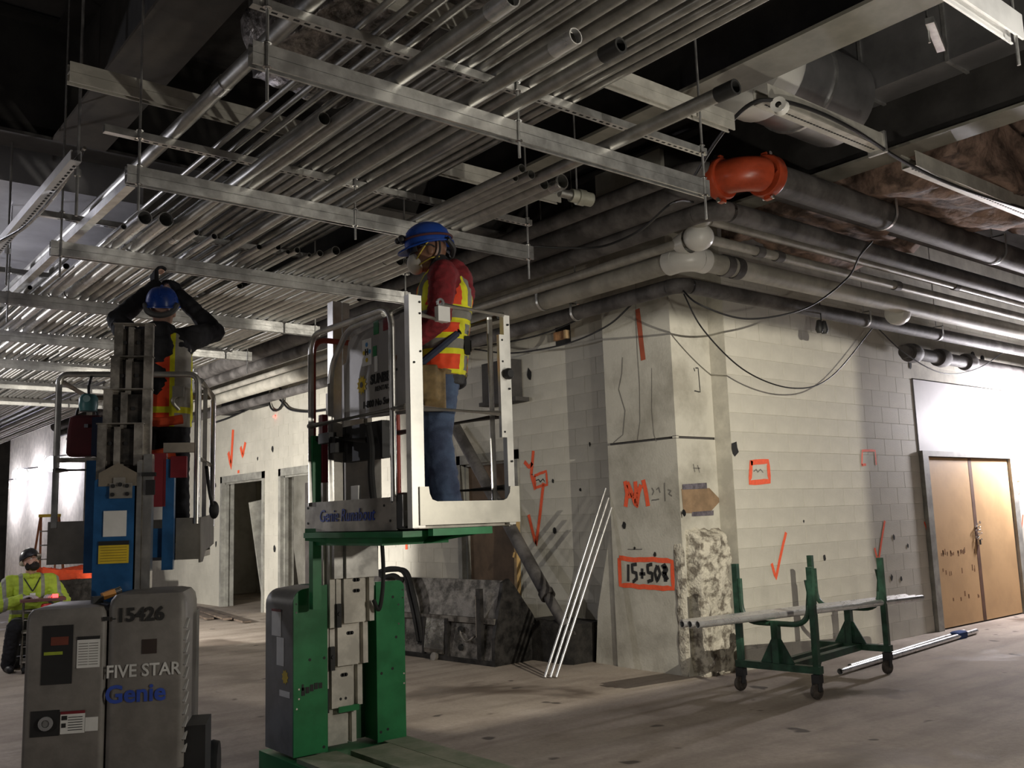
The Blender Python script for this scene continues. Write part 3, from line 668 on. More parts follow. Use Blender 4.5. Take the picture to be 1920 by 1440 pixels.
# struts at right and the white strut in the top right corner
t = thing('bracket_strut', 'grey slotted strut hung under the beam beside the black cable', 'strut')
mb = MB(); channel(mb, 4.78, 6.15, 3.3, 4.12, True, .11); mb.build('channel', mat('dusty_strut', (.60, .58, .52), .55, .3, .1, 8), t, 30); stuff(slots(4.78, 6.15, 3.3, 4.1195, .035).build('slot_row', M_GALV_D, t, None))
MB().box((6.14, 3.23, 4.09), (6.165, 3.37, 4.25)).build('end_plate', M_GALV, t, None)
MB().lathe([(.02, -.03), (.05, -.035), (.04, -.01), (.04, .01), (.05, .035), (.02, .03)], (4.80, 3.18, 4.06), (1, .3, 0), 14).build('insulator_spool', M_PVC, t)
t = thing('far_bracket_strut', 'long grey strut continuing to the right edge behind the black cable', 'strut')
mb = MB(); channel(mb, 6.75, 10, 3.38, 4.15, True, .12); mb.build('channel', mat('dusty_strut', (.60, .58, .52), .55, .3, .1, 8), t, 30); stuff(slots(6.75, 9.9, 3.38, 4.1495, .05).build('slot_row', M_GALV_D, t, None))
t = thing('corner_strut', 'bright white strut crossing the top right corner', 'strut')
mb = MB(); channel(mb, 3.6, 4.35, 1.62, 3.66, False, .06); channel(mb, 3.6, 4.35, 1.62, 3.72, True, .06); mb.build('channel', m_w, t, 30)
MB().cyl((4.28, 1.60, 3.52), (4.28, 1.60, 5.4), .008, 8).build('threaded_rod', M_GALV, t)
tag(MB().cyl((5.5, 2.55, 4.42), (5.5, 2.55, 5.4), .008, 8).bar((5.42, 2.5, 4.52), (5.8, 2.62, 4.50), .05, .04).build('bracket_rod', M_GALV), 'bright hanger rod with a small angle bracket before the dark duct', 'rod')
t = thing('hose_fitting', 'pale ribbed cylindrical fitting at the end of the conduits under the beam', 'fitting')
c = at_z(1070, 366, 3.75)
MB().lathe([(0, 0), (.045, 0), (.045, .05), (.055, .055), (.055, .11), (.048, .115), (.048, .17), (0, .17)], c, (1, -.15, -.05), 18).build('body', mat('pale_fitting', (.5, .5, .42), .4, .3), t, 40)
MB().lathe([(.0, 0), (.03, 0), (.03, -.09), (0, -.09)], c, (1, -.15, -.05), 14).build('neck', M_EMT, t, 40)
MB().cyl(c+V((.06, 0, .03)), (c.x+.06, c.y, 5.45), .006, 8).build('drop_rod', M_GALV, t)

# ------------------------------------------------------------------ cables
def cable(name, label, pts, r=.008, cat='cable', m=None, n=10):
    return tag(MB().tube(spline(pts, n), r, 8).build(name, m or M_CABLE), label, cat)
HK = V((6.78, 5.72, 3.70))
lm = thing('festoon_hook', 'small hook and shiny clip where the black cables meet at the column head', 'hook')
MB().box(HK-V((.02, .02, .03)), HK+V((.02, .1, .03))).build('hook_block', M_BLACK, lm, None)
MB().ball(HK+V((.05, -.03, -.02)), .012).build('clip', M_CHROME, lm)
cable('festoon_cable', 'black cable sagging across the lit block wall', [HK, at_y(1320, 620, 5.74), at_y(1400, 697, 5.74), at_y(1490, 728, 5.74), at_y(1560, 705, 5.74), at_y(1640, 610, 5.76)], .0075)
cable('festoon_cable', 'thin cable sagging above the plywood doors towards the bright lamp', [at_y(1640, 610, 5.76), at_y(1700, 665, 5.76), at_y(1770, 700, 5.76), at_y(1835, 690, 5.76), at_y(1895, 650, 5.76)], .0075)
cable('drop_cable', 'black cable looping from the column head up over the pipes', [HK, at_y(1310, 570, 5.3), at_y(1390, 597, 5.2), at_y(1470, 590, 5.1), at_y(1530, 568, 5.05), at_y(1590, 520, 4.9), at_y(1612, 480, 4.7), at_y(1636, 452, 4.55)], .009)
cable('wall_cable', 'upper black cable running left from the column head', [HK, at_x(1205, 545, 6.9), at_x(1120, 583, 7.1), at_x(1030, 622, 7.25), at_x(960, 640, 7.3), at_x(890, 650, 7.3)], .010)
cable('wall_cable', 'lower black cable sagging left from the column head', [HK, at_x(1200, 560, 6.9), at_x(1140, 610, 7.05), at_x(1060, 645, 7.2), at_x(960, 662, 7.3), at_x(890, 655, 7.3)], .010)
cable('overhead_cable', 'thick black cable running over the strut to the right edge', [at_z(1300, 335, 4.0), at_z(1345, 262, 4.05), at_z(1400, 200, 4.08), at_z(1450, 188, 4.1), at_z(1520, 205, 4.10), at_z(1600, 243, 4.10), at_z(1700, 306, 4.12), at_z(1800, 352, 4.14), at_z(1935, 396, 4.16)], .013)
cable('slack_cable', 'slack black cable drooping below the beam behind the second trapeze', [(6.05, 4.9, 4.18), at_z(1262, 380, 3.9), at_z(1200, 432, 3.88), at_z(1130, 462, 3.85), at_z(1060, 465, 3.85), at_z(1000, 462, 3.85)], .010)
t = thing('lamp_socket_pair', 'pair of dead black bulb sockets hanging above the lit wall', 'lamp holder')
c = at_y(1540, 605, 5.6)
MB().tube([c+V((0, 0, .22)), c+V((0, 0, .1)), c], .006, 6).build('lead', M_CABLE, t)
for s in (-1, 1): MB().lathe([(.0, .06), (.025, .05), (.035, .0), (.045, -.05), (.03, -.085), (0, -.09)], c+V((.045*s, 0, -.03)), (0, 0, 1), 12).build('bulb_socket', M_BLACK, t)
t = thing('wall_socket_pair', 'two round black holes of a conduit sleeve in the block wall top', 'sleeve')
for q in ((1825, 665), (1843, 672)): c = at_y(*q, YW-.015); MB().lathe([(0, 0), (.045, 0), (.045, .02), (0, .02)], c, (0, 1, 0), 14).build('sleeve', M_BLACK, t)

# ------------------------------------------------------------------ spray paint and marker on walls and column
def ribbon(mb, pts, wd, nrm):
    pts = [V(p) for p in pts]; nrm = V(nrm); k = len(pts); L = []
    for i, p in enumerate(pts):
        d = (pts[min(i+1, k-1)]-pts[max(i-1, 0)]).normalized(); s = nrm.cross(d).normalized()*wd/2; L += [p-s, p+s]
    mb.add(L, [(2*i, 2*i+1, 2*i+3, 2*i+2) for i in range(k-1)])
PL = {'R': (lambda x, y: at_y(x, y, YW-.004), (0, -1, 0)), 'L': (lambda x, y: at_x(x, y, XW-.004), (-1, 0, 0)), 'C': (lambda x, y: at_x(x, y, CX0-.003), (-1, 0, 0)), 'F': (lambda x, y: at_y(x, y, CY0-.003), (0, -1, 0))}
def mark(plane, strokes, wd, m, parent, name='spray_mark', label=None):
    mb = MB(); fn, nr = PL[plane]
    for s in strokes:
        q = [fn(*p) for p in s]; f = []
        for a, b in zip(q, q[1:]): f += [a.lerp(b, i/4) for i in range(4)]
        f.append(q[-1]); ribbon(mb, [p+V((0, 0, random.gauss(0, wd*.06))) for p in f], wd, nr)
    o = mb.build(name, m, parent, None)
    if label: o['label'] = label
O = M_ORANGE
mark('R', [[(1408, 868), (1440, 864), (1443, 902), (1406, 905), (1409, 864)]], .055, O, wr, label='orange spray painted square')
mark('R', [[(1413, 884), (1418, 880), (1421, 885), (1426, 880), (1431, 886)]], .012, M_GREYINK, wr, 'marker_scribble')
mark('R', [[(1474, 998), (1464, 1040), (1455, 1085), (1447, 1056)]], .04, O, wr, label='orange spray painted tick')
mark('R', [[(1659, 976), (1652, 1020), (1647, 1056), (1640, 1028)]], .035, O, wr, label='orange spray painted tick')
mark('R', [[(1748, 948), (1744, 980), (1741, 1002), (1733, 978)]], .03, O, wr, label='orange spray painted tick')
mark('R', [[(1616, 872), (1617, 845), (1641, 845), (1643, 872)], [(1616, 872), (1624, 871)]], .03, O, wr, label='open orange spray painted square')
mark('R', [[(1735, 846), (1740, 844), (1741, 866), (1732, 868)]], .025, O, wr, label='orange bracket mark')
mark('R', [[(1918, 965), (1915, 1000), (1912, 1030)]], .03, O, wr)
mark('R', [[(1905, 903), (1912, 902), (1912, 925), (1906, 930), (1903, 915), (1905, 903)]], .012, O, wr)
mark('L', [[(1000, 846), (998, 868), (996, 890)], [(983, 866), (992, 876), (998, 868)], [(996, 890), (1004, 918)]], .05, O, wl, label='orange Y-shaped spray mark')
mark('L', [[(1002, 892), (1024, 884), (1026, 908), (1004, 914), (1002, 892)]], .035, O, wl, label='small orange spray painted box')
mark('L', [[(1005, 901), (1010, 899), (1013, 904), (1018, 898), (1021, 903)]], .012, M_INK, wl, 'marker_scribble')
mark('L', [[(1019, 905), (1013, 960), (1005, 1022), (997, 990), (991, 965)]], .05, O, wl, label='long orange spray painted arrow')
mark('L', [[(762, 1012), (762, 1030)]], .06, O, wl)
mark('L', [[(437, 805), (435, 840), (433, 876), (428, 848)]], .11, O, wl, label='orange spray painted arrow above the far door')
mark('L', [[(460, 830), (457, 844), (455, 856), (451, 838)]], .09, O, wl, label='small orange arrow above the far door')
mark('L', [[(447, 882), (447, 888)]], .09, O, wl)
mark('C', [[(1172, 902), (1176, 926), (1173, 950)], [(1176, 904), (1186, 928), (1193, 950), (1193, 926), (1191, 902)], [(1193, 950), (1197, 925), (1202, 908)], [(1206, 900), (1211, 922), (1215, 948)], [(1177, 928), (1188, 930)]], .055, O, col, label='orange spray painted letters AM')
mark('C', [[(1161, 1046), (1190, 1050), (1225, 1049), (1260, 1053), (1262, 1103), (1225, 1102), (1190, 1099), (1163, 1097), (1161, 1046)]], .05, O, col, label='orange spray painted frame')
mark('C', [[(1178, 1058), (1178, 1090)], [(1194, 1058), (1185, 1059), (1186, 1073), (1193, 1074), (1194, 1086), (1186, 1091)], [(1204, 1066), (1204, 1085)], [(1199, 1076), (1210, 1076)], [(1223, 1058), (1214, 1060), (1215, 1073), (1223, 1075), (1223, 1088), (1214, 1091)], [(1232, 1060), (1228, 1074), (1232, 1090), (1238, 1076), (1233, 1060)]], .035, M_INK, col, 'marker_number', 'hand painted black 15+50')
mark('C', [[(1241, 1064), (1246, 1060), (1250, 1068), (1244, 1078), (1250, 1086)], [(1246, 1062), (1248, 1090)], [(1243, 1070), (1252, 1088)]], .045, M_INK, col, 'marker_number')
mark('C', [[(1222, 915), (1226, 921), (1223, 928)], [(1231, 918), (1235, 914), (1238, 924)], [(1246, 905), (1247, 940)], [(1252, 918), (1258, 920), (1254, 926), (1260, 930)], [(1222, 938), (1236, 936)]], .012, M_GREYINK, col, 'marker_scribble')
mark('C', [[(1177, 1030), (1204, 1030)]], .01, M_GREYINK, col, 'pencil_line')
mark('C', [[(1195, 580), (1199, 610), (1202, 640), (1206, 674)]], .065, mat('faded_orange_stripe', (.42, .09, .04), .7, 0, .1), col, 'painted_stripe', 'faded orange-red stripe')
mark('F', [[(1304, 690), (1309, 690), (1311, 712), (1313, 735), (1302, 733)], [(1301, 690), (1303, 696)]], .012, M_INK, col, 'marker_scribble')
mark('F', [[(1300, 870), (1303, 885)], [(1308, 872), (1312, 886)], [(1300, 878), (1313, 878)]], .012, M_GREYINK, col, 'marker_scribble')
mark('C', [[(1192, 520), (1192, 600), (1195, 660), (1199, 720), (1200, 790), (1195, 826)]], .007, M_GREYINK, col, 'hairline_crack')
mark('C', [[(1222, 690), (1222, 770), (1226, 815), (1231, 828)]], .006, M_GREYINK, col, 'hairline_crack')
mark('C', [[(1167, 670), (1166, 700), (1160, 730), (1172, 770), (1168, 815), (1150, 830)]], .01, M_GREYINK, col, 'hairline_crack')
def hole(plane, px, py, s, parent):
    fn, nr = PL[plane]; c = fn(px, py); mb = MB(); n = 9
    a, b, _ = frame(nr); mb.prism([c+(a*math.cos(2*PI*i/n)+b*math.sin(2*PI*i/n)*1.4)*s*random.uniform(.6, 1.1) for i in range(n)], V(nr)*.002)
    mb.build('chipped_hole', M_GALV_D, parent, None)
hole('R', 1378, 842, .065, wr)
for px, py, s in ((1546, 1046, .03), (1507, 977, .015), (1676, 1007, .025), (1702, 1023, .02), (1672, 1083, .03), (1690, 1085, .025), (1707, 684, .04), (1749, 1016, .05)): hole('R', px, py, s, wr)
for px, py, s in ((1040, 995, .04), (1088, 918, .02), (992, 702, .06), (938, 756, .05), (1106, 833, .02), (511, 843, .05), (483, 860, .03), (391, 916, .05), (404, 910, .04), (405, 1020, .05), (515, 1030, .06), (1037, 902, .02)): hole('L', px, py, s, wl)
for px, py, s in ((1170, 985, .03), (1190, 1028, .015), (1228, 1040, .02), (1283, 962, .03)): hole('C', px, py, s, col)
t = thing('wall_pocket_brick', 'orange-lit brick showing in a knocked-out wall pocket', 'brick')
c = at_x(1056, 630, XW)
MB().box((XW-.006, c.y-.13, c.z-.10), (XW+.02, c.y+.13, c.z+.12)).build('pocket', M_GALV_D, t, None)
MB().box((XW-.05, c.y-.08, c.z-.045), (XW+.02, c.y+.12, c.z+.055)).build('brick', mat('orange_lit_brick', (.62, .33, .16), .8, 0, .2, 12, emit=None), t, None)  # the orange light on the brick is put into its colour
MB().box((XW-.07, c.y-.12, c.z-.05), (XW+.01, c.y-.085, c.z+.05)).build('mortar_chip', mat('pale_brick_chip', (.8, .55, .3), .8), t, None)
tag(MB().box((XW-.22, 9.0, 3.07), (XW, 9.55, 3.57)).box((XW-.24, 8.85, 3.02), (XW-.02, 9.6, 3.07)).build('bulkhead_box', M_DARKCONC, None, None), 'dark boxed bulkhead on the wall behind the bright basket gate', 'bulkhead')

# ------------------------------------------------------------------ lamps in the picture
def bulb(name, label, c, watt, col3, r=.09, strength=60, arm=None):
    t = thing(name, label, 'lamp', c)
    if arm: MB().bar((0, 0, .19), arm, .05, .05).build('wall_arm', M_BLACK, t, None)
    MB().ball((0, 0, 0), r).build('bulb', mat(name+'_glow', (1, 1, 1), .5, emit=(col3, strength)), t, 180)
    MB().lathe([(.0, .2), (.03, .2), (.04, .1), (.075, r*.75), (.06, r*.7), (0, r*.7)], (0, 0, 0), (0, 0, 1), 14).build('socket', M_BLACK, t)
    mb = MB()
    for k in range(4):
        a = PI/4*k; mb.tube([V((math.cos(a)*math.sin(q), math.sin(a)*math.sin(q), -math.cos(q)))*r*1.4+V((0, 0, .02)) for q in [-2.4+4.8*i/16 for i in range(17)]], .005, 5)
    mb.build('wire_guard', M_GALV, t)
    l = lamp(name+'_light', V(c)-V((.0, .0, r*1.6)), watt, col3, r)
bulb('festoon_lamp', 'blazing caged work bulb over the plywood doors', (14.3, 5.55, 2.98), 460, (1, .95, 1.0), .13, 160)
for k, (px, py) in enumerate(((97, 868), (40, 890), (2, 911))):
    c = at_x(px, py, 7.0)
    bulb('string_lamp', ['nearest glowing bulb on the far left wall', 'middle glowing bulb of the far left row', 'furthest glowing bulb at the left picture edge'][k], c, 170, (.92, .88, 1), .20, 60, (.5, 0, .25))
c = at_z(380, 668, 3.5); bulb('rack_bulb', 'small bright bulb hanging under the rack behind the reaching worker', at_d(380, 668, 11.5), 6, (1, 1, 1), .03, 60)

# ------------------------------------------------------------------ green mast lift with the red-hooded worker
def wput(o, t):
    """part built in world coordinates under a thing whose empty stands at its base"""
    o.parent = t; o.matrix_parent_inverse = Matrix.Translation(-t.location); return o
L1 = thing('mast_lift', 'green and grey vertical mast lift with a bright aluminium basket', 'lift', (2.93, 5.25, 0))
def p1_(mb, name, m, smooth=35): return wput(mb.build(name, m, None, smooth), L1)
def sub(mb, name, m, par, smooth=35):
    o = mb.build(name, m, None, smooth); o.parent = par; o.matrix_parent_inverse = par.matrix_world.inverted() if False else Matrix.Translation(-L1.location) if par is L1 else Matrix.Identity(4); return o
XL, XR, YG, YB = 2.60, 3.25, 4.0, 5.18
# chassis
ch = p1_(MB().box((2.52, 3.95, .09), (3.34, 5.66, .235)), 'chassis', M_GREEN, None)
sub(MB().box((2.545, 3.97, .235), (2.80, 5.20, .26)), 'deck_plate', M_DUSTGREEN, ch, None)
sub(MB().box((2.84, 3.97, .235), (3.10, 5.10, .27)), 'deck_plate', M_DUSTGREEN, ch, None)
sub(MB().box((3.14, 3.97, .235), (3.32, 5.24, .255)), 'deck_plate', M_DUSTGREEN, ch, None)
for x in (2.58, 3.28):
    for y in (4.2, 5.5): p1_(MB().lathe([(0, -.035), (.05, -.035), (.095, -.03), (.10, 0), (.095, .03), (.05, .035), (0, .035)], (x, y, .10), (1, 0, 0), 20), 'wheel', M_RUB)
# side cabinets with their green front plates
def plate(x0, x1, z0, z1, y, th, rad, side):
    """front plate with one rounded top corner"""
    pts = [(x0, y, z0), (x1, y, z0)]
    if side == 'L': pts += [(x1, y, z1+.015)]+[(x0+rad-rad*math.sin(a), y, z1-rad+rad*math.cos(a)) for a in [PI/2*i/7 for i in range(8)]]
    else: pts += [(x1-rad+rad*math.sin(PI/2-a), y, z1-rad+rad*math.cos(PI/2-a)) for a in [PI/2*i/7 for i in range(8)]]+[(x0, y, z1)]
    return MB().prism(pts, (0, th, 0))
bx = MB(); rad = .09; x0, x1, z0, z1, y0, y1 = 2.542, 2.76, .26, 1.205, 5.235, 5.62
prof = [(x0, z0), (x0, z1-rad)]+[(x0+rad-rad*math.cos(a), z1-rad+rad*math.sin(a)) for a in [PI/2*i/6 for i in range(1, 7)]]+[(x1, z1+.012), (x1, z0)]
bx.prism([(a, y0, b) for a, b in prof], (0, y1-y0, 0))
cab = p1_(bx, 'side_cover', M_GREYBOX, 30)
pl = p1_(plate(2.536, 2.757, .26, 1.215, 5.222, .012, .075, 'L'), 'front_plate', M_GREEN, 30)
pr = p1_(plate(3.097, 3.305, .25, 1.222, 5.222, .012, .05, 'R'), 'front_plate', M_GREEN, 30)
p1_(MB().box((3.10, 5.234, .26), (3.303, 5.58, 1.20)), 'side_cover', M_GREEN, None)
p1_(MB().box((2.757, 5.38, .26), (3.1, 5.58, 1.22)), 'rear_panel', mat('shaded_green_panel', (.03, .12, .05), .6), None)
def dots(par, pts, r, m, name, y=5.220):
    mb = MB()
    for x, z in pts: mb.cyl((x, y, z), (x, y+.004, z), r, 8)
    return sub(mb, name, m, par, None) if False else wput(stuff(mb.build(name, m, None, None)), L1)
dots(pl, [(2.553, 1.13), (2.553, 1.08), (2.57, .64), (2.57, .585), (2.556, .53)], .006, M_CHROME, 'rivet_row')
dots(pr, [(3.293, 1.16), (3.293, 1.11), (3.26, 1.07), (3.26, .95), (3.293, .64), (3.293, .58)], .006, M_CHROME, 'rivet_row')
dots(pl, [(2.735, .80), (2.64, .80), (2.67, 1.15), (2.73, .29)], .009, M_BLACK, 'bolt_hole')
dots(pr, [(3.13, .66), (3.21, .68), (3.24, .87), (3.22, 1.12), (3.12, .31), (3.17, .32)], .009, M_BLACK, 'bolt_hole')
mb = MB()
for k in range(5): mb.box((2.585+.028*k, 5.2195, .60+.006*k+random.random()*.01), (2.608+.028*k, 5.222, .635+.006*k+random.random()*.012))
mb.box((2.588, 5.2195, .63), (2.60, 5.222, .665))
wput(mb.build('torn_decal', M_BLACK, None, None), L1)
# stickers on the grey side
def sidebox(y0, y1, z0, z1, m, name, x=2.541): return p1_(MB().box((x-.001, y0, z0), (x+.001, y1, z1)), name, m, None)
sidebox(5.40, 5.53, .93, 1.09, M_WHITE, 'warning_label'); sidebox(5.40, 5.53, 1.075, 1.09, M_DKRED, 'warning_strip', 2.540)
sidebox(5.36, 5.46, .76, .925, M_WHITE, 'warning_label'); sidebox(5.28, 5.42, .585, .62, M_WHITE, 'maker_label')
sun = MB(); c = V((2.5405, 5.345, .70)); n = 18
sun.prism([c+V((0, math.cos(2*PI*i/n)*(.045 if i % 2 else .032), math.sin(2*PI*i/n)*(.045 if i % 2 else .032))) for i in range(n)], (.001, 0, 0)); p1_(sun, 'sun_logo', M_YEL, None)
# mast stages
stages = [(2.815, 3.010, .26, 1.62, 5.33), (2.815, 3.027, .485, 1.85, 5.28), (2.830, 3.040, .737, 2.1, 5.23), (2.848, 3.058, .992, 2.4, 5.18), (2.838, 3.062, 1.263, 2.98, 5.13)]
for k, (a, b, z0, z1, y) in enumerate(stages):
    e = a+(b-a)*.68; f = a+(b-a)*.84; st = MB()
    if k == 4: st.box((a, y, z0), (b, y+.035, 1.62)).box((2.772, y+.03, z0), (2.835, y+.10, z1)).box((2.845, y+.035, 1.6), (2.893, y+.10, z1))
    else:
        st.box((a, y, z0), (e, y+.05, z1)).box((e, y+.035, z0), (f, y+.05, z1)).box((f, y, z0), (b, y+.05, z1))
        st.box((a-.085, y+.02, z0-.02), (a-.05, y+.06, z1)).box((a-.045, y+.015, z0-.02), (a-.012, y+.06, z1))
    o = p1_(st, 'mast_stage', M_ALU_L if k < 4 else M_ALU, None)
    if k < 4:
        sl = MB(); zt = z0+(.20 if k else .0)
        if k:
            for zz in ((z0+.19, z0+.255) if k == 3 else (z0+.19,)):
                sl.cyl((a+.07, y-.001, zz), (a+.07, y+.004, zz), .011, 10).cyl((a+.10, y-.001, zz), (a+.10, y+.004, zz), .011, 10).box((a+.07, y-.001, zz-.011), (a+.10, y+.004, zz+.011))
            if k == 1: sl.cyl((a+.06, y-.001, z0+.05), (a+.06, y+.004, z0+.05), .009, 8).cyl((a+.095, y-.001, z0+.05), (a+.095, y+.004, z0+.05), .009, 8)
            p1_(sl, 'slot_hole', M_BLACK, None)
p1_(MB().box((2.86, 5.275, .455), (3.0, 5.30, .49)), 'stage_foot', M_GREEN, None)
for k, (a, b, z0, z1, y) in enumerate(stages[1:4]):
    p1_(MB().box((a-.05, y-.005, z0-.02), (a-.02, y+.03, z0+.12)).cyl((a-.035, y-.012, z0+.06), (a-.035, y+.0, z0+.06), .012, 8), 'glide_block', M_BLACK)
p1_(MB().tube(spline([(3.07, 5.10, 1.50), (3.085, 5.11, 1.3), (3.08, 5.12, 1.15), (3.06, 5.13, 1.06), (3.03, 5.14, 1.12)]), .013, 8), 'hose', M_RUB)
# carriage under the platform
p1_(MB().prism([(2.56, 5.12, 1.57), (2.56, 5.12, 1.50), (2.66, 4.9, 1.475), (2.9, 4.3, 1.475), (3.1, 4.02, 1.525), (3.1, 4.02, 1.56), (3.1, 5.12, 1.57)], (0, .002, 0)).box((2.56, 4.05, 1.515), (3.12, 5.14, 1.545)).box((2.62, 4.35, 1.47), (3.05, 5.1, 1.515)), 'platform_carrier', M_GREEN, None)
p1_(MB().box((2.70, 3.985, 1.517), (3.08, 4.03, 1.553)), 'carrier_lip', mat('bright_green', (.05, .32, .13), .4), None)
p1_(MB().box((2.60, 5.10, 1.1), (2.655, 5.15, 2.12)), 'carriage_rail', M_GREEN, None)
p1_(MB().box((2.66, 5.09, 1.84), (2.70, 5.14, 2.25)), 'red_guard', M_DKRED, None)
# platform
p1_(MB().box((XL+.01, YG+.02, 1.555), (XR, YB, 1.59)), 'platform_floor', M_STAIN, None)
tb = p1_(MB().box((XL-.006, 4.16, 1.55), (XL+.004, YB, 1.722)), 'toe_board', M_STAIN, None)
me = put_text('lettering_maker', 'Genie Runabout', .098, M_BLUEINK, (XL-.008, 4.69, 1.636), (0, -1, 0), (0, 0, 1), None, bold=.0006, shear=.18, sx=.97); wput(me, L1)
mb = MB()
for y, z in ((5.15, 1.60), (5.15, 1.69), (4.22, 1.60), (4.20, 1.70), (4.28, 1.68)): mb.cyl((XL-.009, y, z), (XL-.004, y, z), .007, 8)
wput(stuff(mb.build('toe_board_bolt', M_BLACK, None, None)), L1)
p1_(MB().box((XR-.004, YG+.05, 1.55), (XR+.006, YB, 1.70)).box((XL, YB-.006, 1.55), (XR, YB+.006, 1.70)), 'inner_toe_board', M_STAIN, None)
R = .0175
p1_(MB().tube(rounded([(XL, 5.12, 1.70), (XL, 5.12, 2.735), (XL, 4.19, 2.735), (XL, 4.19, 1.70)], .12, 7), R, 12), 'guard_rail', M_ALU)
p1_(MB().tube(rounded([(XL+.02, 4.91, 1.70), (XL+.02, 4.91, 2.50), (XL+.02, 4.70, 2.70), (XL+.02, 4.30, 2.715)], .09, 6), R, 12), 'guard_rail', M_ALU)
p1_(MB().tube([(XL, 5.14, 2.18), (XL, 4.06, 2.18)], R, 12), 'mid_rail', M_ALU)
p1_(MB().tube([(XL, 4.20, 2.70), (XL+.01, 4.03, 2.715)], R*.8, 10), 'gate_link', M_ALU)
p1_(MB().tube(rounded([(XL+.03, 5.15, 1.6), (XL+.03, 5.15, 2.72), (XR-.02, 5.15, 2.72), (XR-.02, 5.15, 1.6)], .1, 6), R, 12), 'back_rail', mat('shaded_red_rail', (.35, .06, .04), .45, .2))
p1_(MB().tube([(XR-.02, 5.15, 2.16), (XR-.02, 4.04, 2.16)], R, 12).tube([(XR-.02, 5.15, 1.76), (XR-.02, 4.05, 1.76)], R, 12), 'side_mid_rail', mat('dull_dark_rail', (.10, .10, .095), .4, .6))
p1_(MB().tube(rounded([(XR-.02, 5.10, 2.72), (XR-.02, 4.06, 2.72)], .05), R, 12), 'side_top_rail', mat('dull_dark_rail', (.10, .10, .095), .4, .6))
p1_(MB().tube([(XL+.05, 4.08, 1.62), (XL+.05, 4.08, 2.2)], .011, 8).tube([(XR-.06, 4.10, 1.62), (XR-.06, 4.10, 2.72)], .016, 10), 'inner_post', M_ALU)
# gate
gt = p1_(MB().box((2.575, YG-.02, 1.56), (2.652, YG+.025, 2.755)), 'gate_post', M_GATE, None)
p1_(MB().box((3.20, YG-.015, 1.56), (3.243, YG+.02, 2.715)), 'gate_post', M_GATE, None)
p1_(MB().box((3.160, YG-.022, 2.03), (3.197, YG+.0, 2.60)), 'slide_plate', M_GATE, None)
g0, g1 = 2.615, 3.262; zb, zt = 1.572, 1.765; yy = YG-.03
pts = [(g0, zb), (g1, zb), (g1, zt), (3.20, zt), (3.195, 1.73), (3.175, 1.70), (3.15, 1.69), (2.72, 1.69), (2.69, 1.70), (2.675, 1.73), (2.67, zt), (g0, zt)]
p1_(MB().prism([(a, yy, b) for a, b in pts], (0, .008, 0)), 'gate_kick_plate', mat('dull_bright_kick_plate', (.72, .70, .62), .42, .5, .06, 6), 40)
p1_(MB().tube([(2.78, YG-.02, 2.722), (3.20, YG-.01, 2.716)], .015, 12), 'gate_top_rail', M_GATE)
p1_(MB().tube([(2.65, YG, 2.66), (2.80, YG, 2.64)], .015, 12), 'gate_top_stub', M_GATE)
p1_(MB().box((2.745, YG-.04, 2.63), (2.82, YG-.005, 2.71)), 'latch_tag', M_WHITE, None)
p1_(MB().lathe([(.012, -.006), (.024, -.006), (.024, .006), (.012, .006), (.012, -.006)], (2.765, YG-.03, 2.73), (0, 1, 0), 14), 'latch_ring', M_CHROME)
p1_(MB().tube([(2.65, YG, 2.168), (3.18, YG, 2.163)], .0165, 12), 'gate_mid_rail', M_GATE)
p1_(MB().lathe([(0, -.03), (.022, -.03), (.032, -.018), (.032, .0), (.02, .012), (0, .014)], (3.205, YG-.03, 2.38), (0, 1, 0), 10), 'gate_knob', M_BLACK, 30)
mb = MB()
for x, z in ((2.64, 2.72), (2.64, 2.66), (2.64, 2.46), (2.60, 2.40), (3.225, 2.66), (3.18, 2.57), (3.18, 2.45), (3.18, 2.06), (3.225, 2.3), (3.225, 1.9)): mb.cyl((x, YG-.025, z), (x, YG-.018, z), .006, 8)
wput(stuff(mb.build('gate_screw', M_BLACK, None, None)), L1)
p1_(MB().tube([(XL+.0, 4.06, 1.57), (XL+.0, 4.06, 1.73)], .028, 12), 'hinge_tube', M_ALU)
p1_(MB().box((XL-.01, 4.075, 1.56), (XL+.05, 4.15, 1.73)), 'hinge_block', M_BLACK, None)
# lettered control panel
XP = 2.72; th = .006
pts = [(4.965, 2.20), (4.18, 2.165), (4.18, 2.735), (4.50, 2.715), (4.80, 2.69), (4.87, 2.665), (4.885, 2.62), (4.885, 2.59), (4.905, 2.545), (4.955, 2.53)]
pn = p1_(MB().prism([(XP, a, b) for a, b in pts], (th, 0, 0)), 'control_panel', mat('grey_control_panel', (.40, .385, .37), .5, .35, .10, 5), None)
def pbox(y0, y1, z0, z1, m, name, x=XP-.002): return p1_(MB().box((x-.001, y0, z0), (x+.001, y1, z1)), name, m, None)
pbox(4.60, 4.705, 2.49, 2.645, M_WHITE, 'sticker')
for dy, dz, m in ((0, .045, 'b'), (0, -.045, 'y'), (.033, 0, 'y'), (-.033, 0, 'b')):
    p1_(MB().cyl((XP-.005, 4.652+dy, 2.567+dz), (XP-.003, 4.652+dy, 2.567+dz), .014, 6), 'sticker_dot', mat('sky_blue_ink', (.12, .38, .75), .5) if m == 'b' else M_YEL, None)
wput(put_text('sticker_letter', 'H', .05, M_INK, (XP-.005, 4.652, 2.567), (0, -1, 0), (0, 0, 1), None, bold=.002), L1)
pbox(4.52, 4.575, 2.655, 2.74, M_GREEN, 'green_tab'); pbox(4.545, 4.585, 2.53, 2.59, M_GREEN, 'green_window'); pbox(4.40, 4.47, 2.66, 2.73, M_DKRED, 'red_tab')
pbox(4.535, 4.57, 2.44, 2.53, M_WHITE, 'torn_label')
